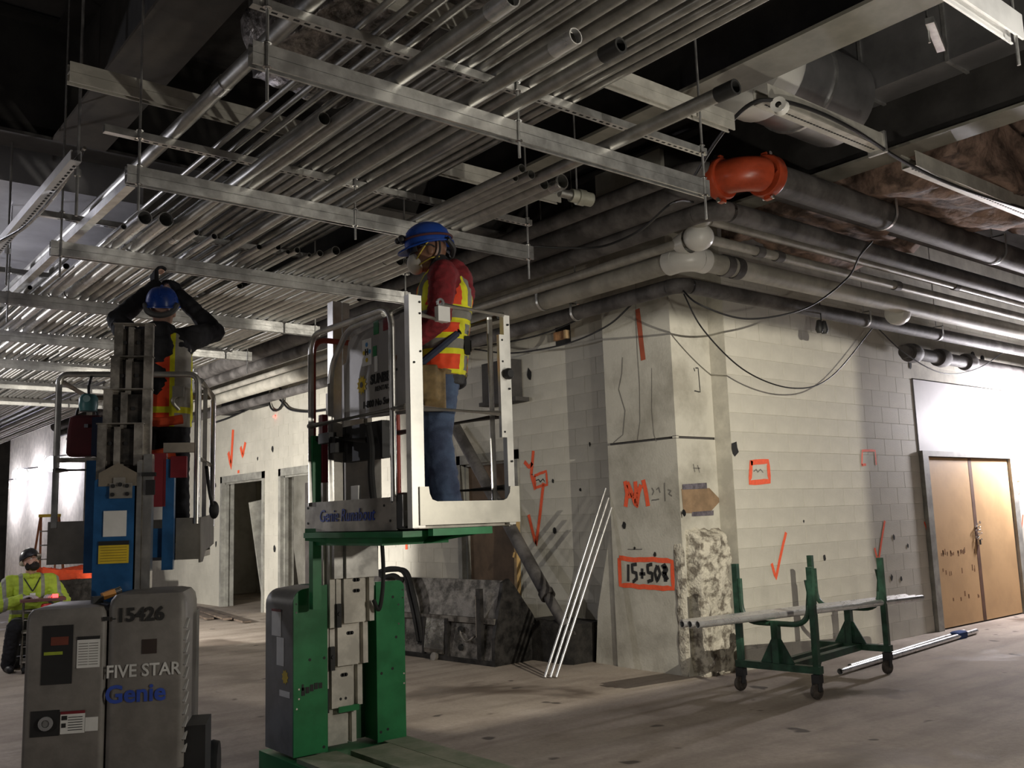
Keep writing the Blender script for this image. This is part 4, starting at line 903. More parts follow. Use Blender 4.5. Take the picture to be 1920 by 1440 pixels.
sun = MB(); c = V((XP-.003, 4.715, 2.385)); n = 22
sun.prism([c+V((0, math.cos(2*PI*i/n)*(.058 if i % 2 else .040), math.sin(2*PI*i/n)*(.058 if i % 2 else .040))) for i in range(n)], (.001, 0, 0)); p1_(sun, 'sun_logo', M_YEL, None)
p1_(MB().cyl((XP-.006, 4.715, 2.385), (XP-.004, 4.715, 2.385), .017, 14), 'sun_centre', M_GREYBOX)
wput(put_text('lettering_hire_firm', 'SUNBELT', .075, M_INK, (XP-.004, 4.475, 2.397), (0, -1, 0), (0, 0, 1), None, bold=.003, shear=.1, sx=.92), L1)
wput(put_text('lettering_hire_line', 'RENTALS', .04, M_INK, (XP-.004, 4.485, 2.34), (0, -1, 0), (0, 0, 1), None, shear=.1), L1)
wput(put_text('lettering_phone', '1-800 No Sweat', .056, M_INK, (XP-.004, 4.53, 2.262), (0, -1, 0), (0, 0, 1), None, bold=.001, shear=.1, sx=.95), L1)
pbox(4.19, 4.26, 2.19, 2.225, M_WHITE, 'small_label')
# machinery under the panel
p1_(MB().box((2.72, 4.5, 1.95), (2.78, 4.95, 2.16)), 'valve_block', M_BLACK, None)
p1_(MB().box((2.66, 4.95, 1.6), (2.72, 5.0, 2.2)), 'back_plate', M_ALU_L, None)
p1_(MB().box((2.80, 5.06, 1.6), (3.05, 5.08, 2.1)), 'mast_face', M_ALU_L, None)
p1_(MB().tube(spline([(2.66, 4.55, 2.14), (2.65, 4.5, 2.0), (2.66, 4.52, 1.85), (2.66, 4.48, 1.62)]), .02, 8), 'ribbed_hose', M_RUB)
p1_(MB().tube([(2.64, 5.10, 2.10), (2.66, 4.55, 2.05)], .02, 10), 'hydraulic_tube', M_BLACK)
p1_(MB().box((2.58, 4.86, 2.06), (2.63, 4.99, 2.12)).box((2.60, 4.82, 2.0), (2.66, 4.88, 2.09)), 'lever_bracket', M_BLACK, None)
p1_(MB().box((2.61, 4.58, 1.70), (2.63, 4.66, 1.80)), 'paper_tag', M_WHITE, None)

# ------------------------------------------------------------------ grey and blue mast lift at left
A2 = math.radians(-27)
L2 = thing('mast_lift', 'weathered grey and blue vertical mast lift at lower left', 'lift', (1.416, 4.975, 0), A2)
def q2(mb, name, m, smooth=35, par=None): return mb.build(name, m, par or L2, smooth)
# cover: rounded box, front face y=0, built as a rounded-rectangle stack
def rbox(mb, x0, x1, y0, y1, rings, r=.06, n=5):
    """stack of rounded rectangles: rings = [(z, inset)]"""
    out = []
    for z, ins in rings:
        a, b, c, d = x0+ins, x1-ins, y0+ins, y1-ins; rr = max(.004, r-ins*.3); pts = []
        for cx, cy, s in ((b-rr, d-rr, 0), (a+rr, d-rr, PI/2), (a+rr, c+rr, PI), (b-rr, c+rr, 1.5*PI)):
            pts += [(cx+rr*math.cos(s+PI/2*i/n), cy+rr*math.sin(s+PI/2*i/n), z) for i in range(n+1)]
        out.append(pts)
    return mb.loft(out)
cv = q2(rbox(MB(), -.375, -.004, 0, .46, [(.40, .02), (.43, 0), (1.165, 0), (1.20, .006), (1.222, .022), (1.232, .06)], .028), 'cover', M_GREY)
q2(rbox(MB(), -.001, .375, 0, .46, [(.40, .02), (.43, 0), (1.21, 0), (1.25, .008), (1.275, .026), (1.286, .07)], .04), 'cover', M_GREY)
q2(MB().box((-.375, .25, .40), (.375, .55, 1.15)), 'inner_housing', M_GREYBOX, None)
q2(MB().box((-.36, -.02, .09), (.37, 1.3, .40)), 'chassis', M_BLUE, None)
for x in (-.40, .40):
    for y in (.12, 1.15): q2(MB().lathe([(0, -.04), (.06, -.04), (.145, -.035), (.155, 0), (.145, .035), (.06, .04), (0, .04)], (x, y, .155), (1, 0, 0), 22), 'wheel', M_RUB)
q2(MB().box((.36, .02, .30), (.47, .30, .62)), 'wheel_guard', M_BLACK, None)
def fbox(x0, x1, z0, z1, m, name, y=-.004): return q2(MB().box((x0, y, z0), (x1, .01, z1)), name, m, None)
hp = fbox(-.295, -.155, .865, 1.145, M_BLACK, 'charger_recess', -.003)
fbox(-.255, -.175, 1.05, 1.09, mat('dull_red_label', (.20, .05, .03), .6), 'charger_label', -.005); fbox(-.285, -.20, 1.005, 1.02, mat('lime_label', (.40, .5, .05), .5), 'charger_strip', -.005)
fbox(-.135, -.030, .935, 1.085, M_WHITE, 'notice_label'); fbox(-.135, -.03, 1.07, 1.085, M_BLACK, 'notice_strip', -.005)
mb = MB()
for k in range(9): mb.box((-.128, -.0055, .95+.0125*k), (-.085, -.0035, .953+.0125*k)).box((-.08, -.0055, .95+.0125*k), (-.038, -.0035, .953+.0125*k))
stuff(q2(mb, 'notice_print', M_GREYINK, None))
fbox(-.335, -.205, .625, .745, M_BLACK, 'key_recess', -.003)
q2(MB().lathe([(.018, 0), (.033, 0), (.033, -.012), (.018, -.012), (.018, 0)], (-.265, -.004, .685), (0, 1, 0), 18), 'key_dial', mat('dull_grey_ring', (.3, .3, .31), .5))
q2(MB().cyl((-.265, -.012, .685), (-.265, 0, .685), .016, 12), 'key_knob', M_GREYBOX)
fbox(-.20, -.09, .63, .735, M_WHITE, 'hazard_label'); fbox(-.20, -.09, .722, .735, M_DKRED, 'hazard_strip', -.005); fbox(-.088, -.03, .635, .70, M_WHITE, 'hazard_label')
mb = MB().box((-.195, -.0055, .695), (-.17, -.0035, .715)).box((-.195, -.0055, .66), (-.175, -.0035, .68))
for k in range(6): mb.box((-.165, -.0055, .645+.012*k), (-.10, -.0035, .648+.012*k))
stuff(q2(mb, 'hazard_print', M_INK, None))
fbox(.165, .235, .985, 1.055, mat('dark_brown_port', (.045, .03, .025), .7), 'port_hole', -.003)
put_text('lettering_fleet_number', '15426', .092, M_INK, (.155, -.004, 1.175), (1, 0, 0), (0, 0, 1), L2, bold=.003)
q2(MB().box((-.02, -.005, 1.155), (.01, -.003, 1.175)).box((.02, -.005, 1.16), (.04, -.003, 1.165)), 'number_smudge', M_INK, None)
put_text('lettering_owner', 'FIVE STAR', .085, M_WHITEINK, (.175, -.004, .905), (1, 0, 0), (0, 0, 1), L2, bold=.0015, sx=.93)
put_text('lettering_maker', 'Genie', .118, M_BLUEINK, (.14, -.004, .795), (1, 0, 0), (0, 0, 1), L2, bold=.0028, sx=1.0)
q2(MB().box((-.04, -.02, .40), (.04, .01, .425)), 'cover_latch', M_BLACK, None)
mb = MB()
for k in range(11): mb.bar((.367, .006, .50+.06*k), (.377, .03, .545+.06*k), .02, .006)
stuff(q2(mb, 'reflective_edge', mat('pale_worn_edge', (.55, .54, .52), .6), None))
# mast, seen from behind: outer stages nearest
m_dirty = M_ALU_D; m_dk = mat('dirty_mast_groove', (.05, .043, .038), .7, .2, .4, 12)
for k, (z0, z1, xa, xb, y) in enumerate(((1.15, 1.97, -.135, .125, .29), (1.6, 2.175, -.142, .09, .33), (1.8, 2.37, -.125, .122, .37), (2.0, 2.56, -.10, .118, .41), (2.2, 2.755, -.093, .113, .45))):
    w = xb-xa; st = MB()
    st.box((xa, y, z0), (xa+.045, y+.05, z1)).box((xb-.045, y, z0), (xb, y+.05, z1)).box((xa+w*.36, y+.006, z0), (xa+w*.50, y+.05, z1-.02))
    s = q2(st, 'mast_stage', m_dirty, None)
    q2(MB().box((xa+.04, y+.018, z0), (xb-.04, y+.045, z1-.03)), 'stage_groove', m_dk, None)
    if k: q2(MB().box((xa-.006, y-.012, z1-.006), (xb+.006, y+.055, z1)), 'stage_cap', M_ALU_D, None)
    sm = MB()
    for xx in (.27, .62): sm.cyl((xa+w*xx, y+.012, z1-.11), (xa+w*xx, y+.02, z1-.11), .011, 10)
    stuff(q2(sm, 'stage_bolt', M_BLACK))
q2(MB().box((-.135, .268, 1.10), (.065, .292, 1.83)).prism([(-.135, .268, 1.83), (.065, .268, 1.83), (.065, .268, 1.86), (.0, .268, 1.92), (-.04, .268, 1.92), (-.135, .268, 1.86)], (0, .02, 0)), 'mast_cover', M_BLUE, None)
q2(MB().prism([(-.115, .264, 1.83), (.075, .264, 1.83), (.075, .264, 1.90), (-.02, .264, 1.955), (-.115, .264, 1.90)], (0, .006, 0)), 'mast_cap_plate', mat('tan_cap_plate', (.22, .19, .15), .6), None)
q2(MB().box((-.058, .256, 1.765), (.055, .266, 1.845)).box((-.04, .258, 1.845), (.02, .264, 1.875)), 'bolt_plate', mat('pale_bolt_plate', (.36, .34, .31), .5, .4), None)
sm = MB()
for x, z in ((-.04, 1.83), (-.005, 1.838), (.03, 1.83), (-.042, 1.785), (.032, 1.787)): sm.cyl((x, .248, z), (x, .258, z), .011, 10)
stuff(q2(sm, 'plate_bolt', M_BLACK))
q2(MB().box((-.085, .262, 1.565), (.03, .267, 1.70)), 'notice_label', M_WHITE, None)
q2(MB().box((-.105, .262, 1.425), (.045, .267, 1.52)), 'warning_label', M_YEL, None)
q2(MB().box((-.105, .261, 1.52), (.045, .267, 1.542)), 'warning_header', M_BLACK, None)
mb = MB()
for k in range(6): mb.box((-.095, .2605, 1.437+.014*k), (.035, .2615, 1.440+.014*k))
stuff(q2(mb, 'warning_print', mat('faded_ink', (.35, .24, .03), .7), None))
q2(MB().box((.075, .275, 1.1), (.10, .33, 1.96)).box((.105, .285, 1.1), (.15, .36, 2.0)), 'mast_rail', M_ALU, None)
q2(MB().box((.12, .27, 1.78), (.165, .30, 1.86)).box((.10, .26, 1.88), (.17, .30, 1.90)), 'cable_guard', M_BLACK, None)
q2(MB().box((-.10, .20, 1.10), (.05, .30, 1.17)), 'mast_foot_block', M_ALU_D, None)
# carriage arms
for x in (-.20, .205): q2(MB().box((x-.03, .50, 1.37), (x+.03, .56, 1.985)), 'carriage_arm', M_BLUE, None)
q2(MB().prism([(.20, .52, 1.37), (.20, .60, 1.37), (.20, 1.0, 1.44), (.20, 1.3, 1.44), (.20, 1.3, 1.50), (.20, .52, 1.52)], (-.02, 0, 0)).prism([(-.20, .52, 1.40), (-.20, 1.3, 1.44), (-.20, 1.3, 1.50), (-.20, .52, 1.52)], (.02, 0, 0)).box((-.2, .52, 1.44), (.2, .58, 1.60)), 'carriage_frame', M_BLUE, None)
q2(MB().box((.10, .50, 1.72), (.19, .56, 2.02)).box((.215, .49, 1.88), (.30, .54, 2.0)), 'battery_box', M_DKRED, None)
# basket
bx0, bx1, by0, by1 = -.41, .345, .60, 1.36
q2(MB().box((bx0, by0, 1.42), (bx1, by1, 1.455)), 'platform_floor', M_STAIN, None)
m_sk = mat('grey_toe_plate', (.26, .245, .22), .6, .15, .12, 5)
q2(MB().box((bx0-.03, by0-.006, 1.42), (-.235, by0+.004, 1.655)), 'toe_board', m_sk, None)
q2(MB().box((.235, by0-.006, 1.42), (bx1+.02, by0+.004, 1.655)), 'toe_board', m_sk, None)
q2(MB().prism([(bx1+.015, by0, 1.40), (bx1+.015, .75, 1.40), (bx1+.015, .9, 1.46), (bx1+.015, by1, 1.49), (bx1+.015, by1, 1.68), (bx1+.015, by0, 1.655)], (.008, 0, 0)), 'toe_board', m_sk, None)
q2(MB().box((bx0-.03, by0, 1.42), (bx0-.022, by1, 1.655)).box((bx0, by1-.005, 1.42), (bx1, by1+.004, 1.655)), 'inner_toe_board', m_sk, None)
q2(MB().tube(rounded([(bx0, by0, 1.62), (bx0, by0, 2.485), (bx1, by0, 2.485), (bx1, by0, 1.62)], .06, 6), .0175, 12), 'guard_rail', M_ALU)
q2(MB().tube(rounded([(bx1+.01, by0+.02, 2.45), (bx1+.01, by1, 2.45), (bx1+.01, by1, 1.6)], .05, 6), .0175, 12), 'guard_rail', M_ALU)
q2(MB().tube([(bx1-.01, by0+.12, 1.62), (bx1-.01, by0+.12, 2.45)], .016, 10).tube([(bx1, by0+.38, 1.62), (bx1, by0+.38, 2.45)], .013, 10), 'inner_post', M_ALU)
q2(MB().tube(rounded([(bx0, by0+.03, 2.45), (bx0, by1, 2.45), (bx1, by1, 2.45)], .05, 6), .0175, 12).tube([(bx0, by1, 1.6), (bx0, by1, 2.43)], .0175, 12), 'guard_rail', M_ALU_D)
q2(MB().tube([(bx0, by0, 1.94), (-.17, by0, 1.94)], .015, 10), 'mid_rail', M_ALU)
q2(MB().tube([(bx1, by0, 2.0), (bx1, by1, 2.0)], .014, 10), 'mid_rail', M_ALU)
q2(MB().box((bx0, by0-.01, 1.985), (-.10, by0+.03, 2.01)), 'shelf_strip', M_ALU_D, None)
q2(MB().box((.16, by0-.01, 2.03), (bx1, by0+.04, 2.085)), 'ledge', mat('dusty_ledge', (.42, .38, .33), .8), None)
q2(MB().tube(spline([(bx1+.03, .80, 1.96), (bx1+.04, .84, 1.85), (bx1+.05, .88, 1.77), (bx1+.06, .92, 1.72)]), .011, 8).ball((bx1+.065, .93, 1.70), (.03, .03, .055)), 'strap_hook', M_BLACK)

# ------------------------------------------------------------------ things hung or laid on the left lift
def on2(x, y, z): return L2.matrix_basis @ V((x, y, z)) if False else V((1.416+x*math.cos(A2)-y*math.sin(A2), 4.975+x*math.sin(A2)+y*math.cos(A2), z))
t = thing('tool_bag', 'dark red and black tool bag hanging in the left lift basket', 'bag', on2(-.27, .66, 2.02), A2)
b = rbox(MB(), -.10, .10, -.05, .06, [(0, .012), (.02, 0), (.15, .003), (.22, .012), (.235, .03)], .03); b.build('body', mat('dark_red_bag', (.11, .018, .025), .8), t)
MB().box((.04, -.055, .0), (.105, .065, .22)).build('side_pocket', mat('navy_bag_pocket', (.02, .03, .07), .8), t, None)
MB().tube(spline([(-.06, 0, .22), (-.04, 0, .28), (.04, 0, .28), (.06, 0, .22)]), .008, 6).build('handle', M_BLACK, t)
MB().box((.0, -.06, .16), (.02, -.048, .18)).build('buckle', M_CHROME, t, None)
t = thing('teal_lantern', 'teal capped work lantern hooked on the left basket rail', 'lantern', on2(-.245, .575, 2.27), A2)
MB().lathe([(0, .0), (.045, .0), (.052, .03), (.05, .075), (.036, .095), (0, .097)], (0, 0, 0), (0, 0, 1), 18).build('cap', mat('teal_plastic', (.10, .30, .32), .4), t)
MB().cyl((0, -.051, .066), (0, -.035, .066), .02, 14).build('lens', mat('pale_teal_lens', (.45, .7, .72), .2), t)
MB().tube(spline([(0, 0, .09), (.0, .0, .15), (.01, .01, .2)]), .008, 6).build('hook_strap', M_BLACK, t)
t = thing('orange_torch', 'small orange and black cordless torch lying on the grey lift cover', 'torch', on2(-.05, .12, 1.235), A2+.5)
MB().box((-.05, -.02, 0), (.0, .02, .035)).build('battery', M_BLACK, t, None); MB().bar((-.0, 0, .03), (.06, 0, .05), .035, .035).build('body', mat('orange_plastic', (.75, .30, .03), .45), t, None)
MB().cyl((.06, 0, .05), (.09, 0, .06), .018, 12).build('lens', M_CHROME, t)

# ------------------------------------------------------------------ pipe cart
ca = math.radians(7.5)
CT = thing('pipe_cart', 'green steel pipe cart on casters holding bright conduits', 'cart', (7.10, 4.76, 0), ca)
CL, CW = 1.48, .72
g = M_GREEN_CART
for xx in (0, CL):
    MB().bar((xx, -.04, .235), (xx, CW+.04, .235), .07, .06).build('end_rail', g, CT, None)
    MB().bar((xx, CW*.5-.15, .26), (xx, CW*.5+.15, .26), .012, .012).prism([(xx-.006, CW*.5-.16, .265), (xx-.006, CW*.5+.16, .265), (xx-.006, CW*.5+.045, .47), (xx-.006, CW*.5-.045, .47)], (.012, 0, 0)).build('gusset', g, CT, None)
    MB().bar((xx, CW*.5, .26), (xx, CW*.5, .62), .07, .06).build('pedestal', g, CT, None)
    pts = rounded([(xx, .035, .98), (xx, .035, .60), (xx, CW-.035, .60), (xx, CW-.035, .98)], .17, 7)
    MB().tube(pts, .024, 10).build('cradle', g, CT)
    for yy, h in ((0, 1.09), (CW, 1.11)):
        MB().bar((xx, yy, .2), (xx, yy, h), .05, .05).build('post', g, CT, None)
MB().bar((0, CW*.38, .235), (CL, CW*.38, .235), .07, .06).bar((0, CW*.62, .235), (CL, CW*.62, .235), .05, .05).build('spine', g, CT, None)
for xx in (0.0, CL):
    for yy in (.0, CW):
        w = MB().lathe([(0, -.018), (.02, -.018), (.062, -.016), (.066, 0), (.062, .016), (.02, .018), (0, .018)], (xx-.035, yy, .066), (.3, 1, 0), 18).build('caster', mat('worn_caster', (.09, .075, .065), .7, 0, .3, 20), CT)
        MB().box((xx-.05, yy-.035, .13), (xx+.03, yy+.035, .2)).bar((xx-.035, yy-.03, .066), (xx-.015, yy-.03, .15), .012, .05).bar((xx-.035, yy+.03, .066), (xx-.015, yy+.03, .15), .012, .05).build('fork', M_BLACK, w, None)
cA, cB = at_z(1296, 1170, .665), at_z(1716, 1120, .665)
for k in range(4):
    d = (cB-cA).normalized(); s = V((-d.y, d.x, 0)); o = s*(-.075+.062*k)-d*(.03*((k*7) % 3)) + V((0, 0, .0))
    tag(MB().pipe(cA+o-V((0, 0, 0)), cB+o, .03, .026, 18).build('loose_conduit', M_EMT_B, None, 60), ['front', 'second', 'third', 'rear'][k]+' bright conduit lying across the green pipe cart', 'conduit', 'conduits on the pipe cart')
f0, f1 = V((8.2, 5.25, .035)), at_z(1830, 1183, .035)
for k in range(2):
    tag(MB().pipe(f0+V((.3*k, .075*k, 0)), f1+V((-.15*k, .075*k, 0)), .03, .026, 18).build('floor_conduit', M_EMT_B, None, 60), ['front', 'rear'][k]+' bright conduit on the floor towards the plywood doors', 'conduit', 'conduits on the floor')
c = at_z(1798, 1192, .03); tag(rbox(MB(), c.x-.12, c.x+.12, c.y-.06, c.y+.06, [(0, .01), (.02, 0), (.07, 0), (.085, .02)], .03).build('blue_rag', mat('blue_cloth', (.03, .07, .22), .9)), 'crumpled blue rag under the end of the floor conduits', 'rag')

# ------------------------------------------------------------------ leaning conduits, brace, bucket
base = at_z(1022, 1272, .0)
for k in range(3):
    b = base+V((.035*k, -.045*k, .012)); tp = V((7.15+.01*k, 7.28-.03*k, 1.80-.10*k))
    tag(MB().pipe(b, b+(tp-b)*1.04, .0145, .012, 12).build('leaning_conduit', M_EMT_B, None, 60), ['left', 'middle', 'right'][k]+' one of three thin conduits leaning on the column', 'conduit', 'conduits leaning on the column')
t = thing('pipe_brace', 'stout dark pipe brace slanting down the wall beside the plywood door', 'brace')
MB().cyl((7.36, 10.28, 2.83), (7.06, 8.15, .70), .075, 18).build('outer_tube', M_PIPE_BLK, t)
MB().cyl((7.06, 8.15, .70), (7.0, 7.72, .30), .06, 16).build('inner_tube', M_PIPE_BLK, t)
MB().lathe([(.07, -.04), (.09, -.04), (.09, .04), (.07, .04)], (7.063, 8.17, .72), (-.27, -2.1, -2.08), 18).build('collar', M_PIPE_BLK, t)
t = thing('footing_block', 'dark rough block at the foot of the pipe brace beside the column', 'block')
bmx = rough_slab('block_face', t, (7.0, 7.68, 0), (0, 1, 0), (0, 0, 1), .95, .44, 20, 12, (-.05, 0, 0), mat('black_dirty_concrete', (.03, .027, .024), .9, 0, .3, 9, .3), .08)
MB().box((7.01, 7.70, 0), (XW-.002, 8.6, .42)).build('block_body', mat('black_dirty_concrete', (.03, .027, .024), .9), t, None)
# loader bucket: local x along the wall (world +y), local y towards the room
BK = thing('loader_bucket', 'scraped grey and black loader bucket attachment lying by the wall', 'bucket', (6.66, 8.32, 0), PI/2+.10)
m_sc = mat('scraped_steel', (.27, .25, .225), .45, .45, 0, 7, .15, 50, col2=(.055, .05, .043), lo=.38, hi=.6)
m_shiny = mat('polished_steel_plate', (.50, .49, .47), .28, .85, .3, 5, .1)
m_blk = mat('scuffed_black_steel', (.035, .032, .03), .55, .2, .4, 8, .1)
Lb = 2.55
def ring(pts, x): return [(x, a, b) for a, b in pts]
sec = [(.26, .0), (.30, .08), (.22, .46), (.10, .86), (.06, .87), (.17, .45), (.16, .05), (-.35, .02), (-.35, .0)]
MB().prism(ring([(.27, .05), (.22, .48), (.19, .48), (.23, .05)], .0), (Lb, 0, 0)).build('back_plate', m_sc, BK, None)
MB().prism(ring([(.24, .46), (.09, .90), (.05, .90), (.20, .46)], .0), (Lb, 0, 0)).build('top_plate', m_sc, BK, None)
MB().box((0, .21, .44), (Lb, .27, .50)).build('cross_bar', m_sc, BK, None)
MB().box((.0, -.5, .0), (Lb, .30, .05)).build('cutting_edge', m_blk, BK, None)
MB().prism(ring([(.30, 0), (.29, .30), (.14, .88), (.05, .92), (-.05, .82), (-.18, .66), (-.30, .52), (-.42, .34), (-.55, .12), (-.55, 0)], -.03), (.05, 0, 0)).build('side_plate', m_blk, BK, None)
MB().prism(ring([(.30, 0), (.29, .30), (.14, .88), (.05, .92), (-.30, .52), (-.55, .12), (-.55, 0)], Lb), (.04, 0, 0)).build('side_plate', m_blk, BK, None)
for x0 in (.82, 1.72):
    MB().prism(ring([(.30, .07), (.31, .12), (.27, .46), (.24, .46), (.25, .07)], x0), (.34, 0, 0)).build('attachment_plate', m_shiny, BK, None)
    MB().box((x0-.06, .15, .04), (x0-.01, .29, .47)).build('attachment_rib', m_blk, BK, None)
    MB().box((x0+.35, .15, .04), (x0+.40, .29, .47)).build('attachment_rib', m_blk, BK, None)
for z in (.16, .36): MB().cyl((.55, .255, z), (.55, .285, z), .035, 12).build('pin_hole', M_GALV_D, BK)
MB().box((.17, .26, .05), (.24, .31, .82)).build('side_rib', m_blk, BK, None)
MB().box((.235, .305, .30), (.245, .315, .74)).build('scraped_edge', M_CHROME, BK, None)
MB().tube(spline([(.30, .28, .30), (.42, .30, .24), (.52, .29, .30), (.55, .27, .36)]), .012, 8).build('hose_loop', m_sc, BK)
MB().tube(spline([(1.30, .26, .15), (1.33, .30, .45), (1.50, .24, .72), (1.75, .12, .96), (2.05, .10, 1.0), (2.25, .12, .95), (2.1, .16, .90), (1.9, .16, .92), (1.70, .2, .86)]), .032, 10).build('hydraulic_hose', M_RUB, BK)
MB().tube(spline([(1.24, .26, .15), (1.26, .30, .45), (1.42, .25, .74), (1.68, .14, .97), (1.95, .12, .99), (2.3, .10, .96)]), .028, 10).build('hydraulic_hose', M_RUB, BK)
MB().lathe([(0, -.02), (.05, -.02), (.05, .02), (0, .02)], (.95, .33, .035), (0, 1, .2), 12).build('skid_shoe', m_sc, BK)

# ------------------------------------------------------------------ floor odds and ends
for k in range(5):
    y = 17.5+.35*k; tag(MB().bar((6.5-.1*k, y-2.4+.2*k, .03+.02*(k % 2)), (7.0-.05*k, y+1.2, .03+.02*(k % 2)), .14, .03).build('floor_board', mat('dirty_board', (.16, .12, .09), .8, 0, .3, 6), None, None), ['board nearest the room', 'second board', 'third board', 'fourth board', 'board nearest the wall'][k]+' in the loose pile below the far door', 'board', 'loose boards by the far doorway')
t = thing('stepladder', 'yellow-topped stepladder standing before the far lit wall at left', 'ladder', at_z(92, 1072, 0) if False else (5.6, 24.5, 0), 2.6)
for s in (-1, 1):
    MB().bar((.30*s, -.35, 0), (.20*s, 0, 1.95), .05, .03).build('rail', mat('orange_fibreglass', (.42, .16, .08), .6), t, None)
    MB().bar((.28*s, .5, 0), (.2*s, .05, 1.95), .04, .03).build('rear_leg', mat('orange_fibreglass', (.42, .16, .08), .6), t, None)
for k in range(5): MB().bar((-.29+.017*k, -.30+.06*k, .3+.33*k), (.29-.017*k, -.30+.06*k, .3+.33*k), .08, .03).build('step', M_ALU_D, t, None)
MB().box((-.22, -.08, 1.95), (.22, .12, 2.02)).build('top_cap', mat('yellow_ladder_top', (.75, .5, .05), .6), t, None)
for k, (x, y) in enumerate(((5.4, 29.), (4.2, 33.5))):
    tag(MB().box((x-.12, y-.12, 0), (x+.12, y+.12, 5.5)).box((x-.14, y-.015, 0), (x+.14, y+.015, 5.5)).build('steel_post', M_WEB, None, None), ['dark steel post left of the stepladder', 'dark steel post at the far left edge'][k], 'post')
t = thing('gang_box', 'black job box with an orange vest thrown over it, behind the seated worker', 'box', (4.62, 18.7, 0), .3)
MB().box((-.7, -.38, 0), (.7, .38, .66)).build('body', m_blk, t, None); MB().box((-.72, -.4, .66), (.72, .4, .74)).build('lid', m_blk, t, None)
tag(lumpy('orange_vest', 'x', (4.15, 18.45, .73), (4.95, 18.95, .93), mat('orange_fabric', (.85, .10, .03), .8, 0, .1), .07, 'vest', 5), 'orange safety vest thrown over the black job box', 'vest')
# electric floor box behind the green lift, coil and junk on the far wall
t = thing('wall_junction', 'tangle of dark boxes and cables high on the far left wall', 'junction box')
for (px, py), (sx, sy) in (((437, 760), (34, 22)), ((480, 748), (26, 12))):
    c = at_x(px, py, XW-.1); MB().box((XW-.2, c.y-.35, c.z-.17), (XW, c.y+.35, c.z+.17)).build('box', M_BLACK, t, None)
MB().tube(spline([at_x(*q, XW-.05) for q in ((395, 795), (425, 785), (455, 772), (480, 760), (512, 740), (530, 755), (545, 768), (580, 772), (615, 768))]), .02, 8).build('cable_run', M_CABLE, t)
lp = at_x(518, 748, XW-.05); MB().tube([lp+V((0, .3*math.cos(q), .22*math.sin(q))) for q in [2*PI*i/16 for i in range(16)]], .02, 6, closed=True).build('cable_coil', M_CABLE, t)
tag(MB().ball(at_x(514, 781, XW-.03), .025).build('indicator_lamp', mat('red_indicator', (1, .1, .08), .4, emit=((1, .08, .06), 5))), 'tiny glowing red indicator lamp on the far left wall', 'indicator')

# ------------------------------------------------------------------ people
def wrinkle(o, amp, sc, seed=0.):
    me = o.data; ns = [v.normal.copy() for v in me.vertices]
    for v, n in zip(me.vertices, ns):
        p = v.co; a = nz.noise(V((p.x*sc, p.y*sc, p.z*sc*1.7+seed))); b = nz.noise(V((p.x*sc*2.3+5, p.y*sc*2.3, p.z*sc*3.1+seed)))
        v.co = p+n*(amp*(1-abs(a)*2)*.7+amp*.5*b)
    me.update(); return o
def ellr(c, a, b, rx, ry, n=20, p=2.5):
    """ring: centre c, half axes rx along a and ry along b, squarish"""
    out = []
    for i in range(n):
        t = 2*PI*i/n; ct, st = math.cos(t), math.sin(t)
        out.append(V(c)+V(a)*(rx*math.copysign(abs(ct)**(2/p), ct))+V(b)*(ry*math.copysign(abs(st)**(2/p), st)))
    return out
def torso(mb, spine, sizes, grow=0.):
    """spine points with (half depth, half width); x is front"""
    spine = [V(s) for s in spine]; rings = []
    for i, (c, (d, w)) in enumerate(zip(spine, sizes)):
        t = (spine[min(i+1, len(spine)-1)]-spine[max(i-1, 0)]).normalized(); b = V((0, 1, 0)); a = b.cross(t).normalized()
        rings.append(ellr(c, a, b, d+grow, w+grow))
    return mb.loft(rings)
def limb(mb, pts, rs, grow=0.):
    for (a, b), (r0, r1) in zip(zip(pts, pts[1:]), zip(rs, rs[1:])): mb.capsule(a, r0+grow, b, r1+grow)
    return mb
def hand(mb, wrist, d, nrm, thumb, curl=.5, k=1.):
    """palm, four unequal bent fingers and a thumb leaving the side of the palm"""
    w, d, nrm = V(wrist), V(d).normalized(), V(nrm).normalized(); s = d.cross(nrm).normalized()*thumb; nrm = (nrm-d*nrm.dot(d)).normalized()
    for i in range(4):
        o = s*(-.029+.0195*i)*k; mb.capsule(w+o*.7+d*.012*k, .0155*k, w+o+d*.085*k, .0135*k, 8, 3)
    for i, L in enumerate((.058, .072, .078, .070)):
        b = w+s*(-.031+.0205*i)*k+d*.088*k; c1, c2, c3 = curl*.6, curl*1.5, curl*2.3
        p = b
        for c, f, r0, r1 in ((c1, .42, .0095, .009), (c2, .33, .009, .0085), (c3, .25, .0085, .0075)):
            q = p+(d*math.cos(c)+nrm*math.sin(c))*(L*f*k*1.25); mb.capsule(p, r0*k, q, r1*k, 8, 3); p = q
    b = w+s*.030*k+d*.025*k; t1 = (d*.55+s*.65+nrm*.35).normalized(); t2 = (d*.85+s*.2+nrm*.5).normalized()
    mb.capsule(b, .014*k, b+t1*.04*k, .0115*k, 8, 3); mb.capsule(b+t1*.04*k, .0115*k, b+t1*.04*k+t2*.035*k, .009*k, 8, 3)
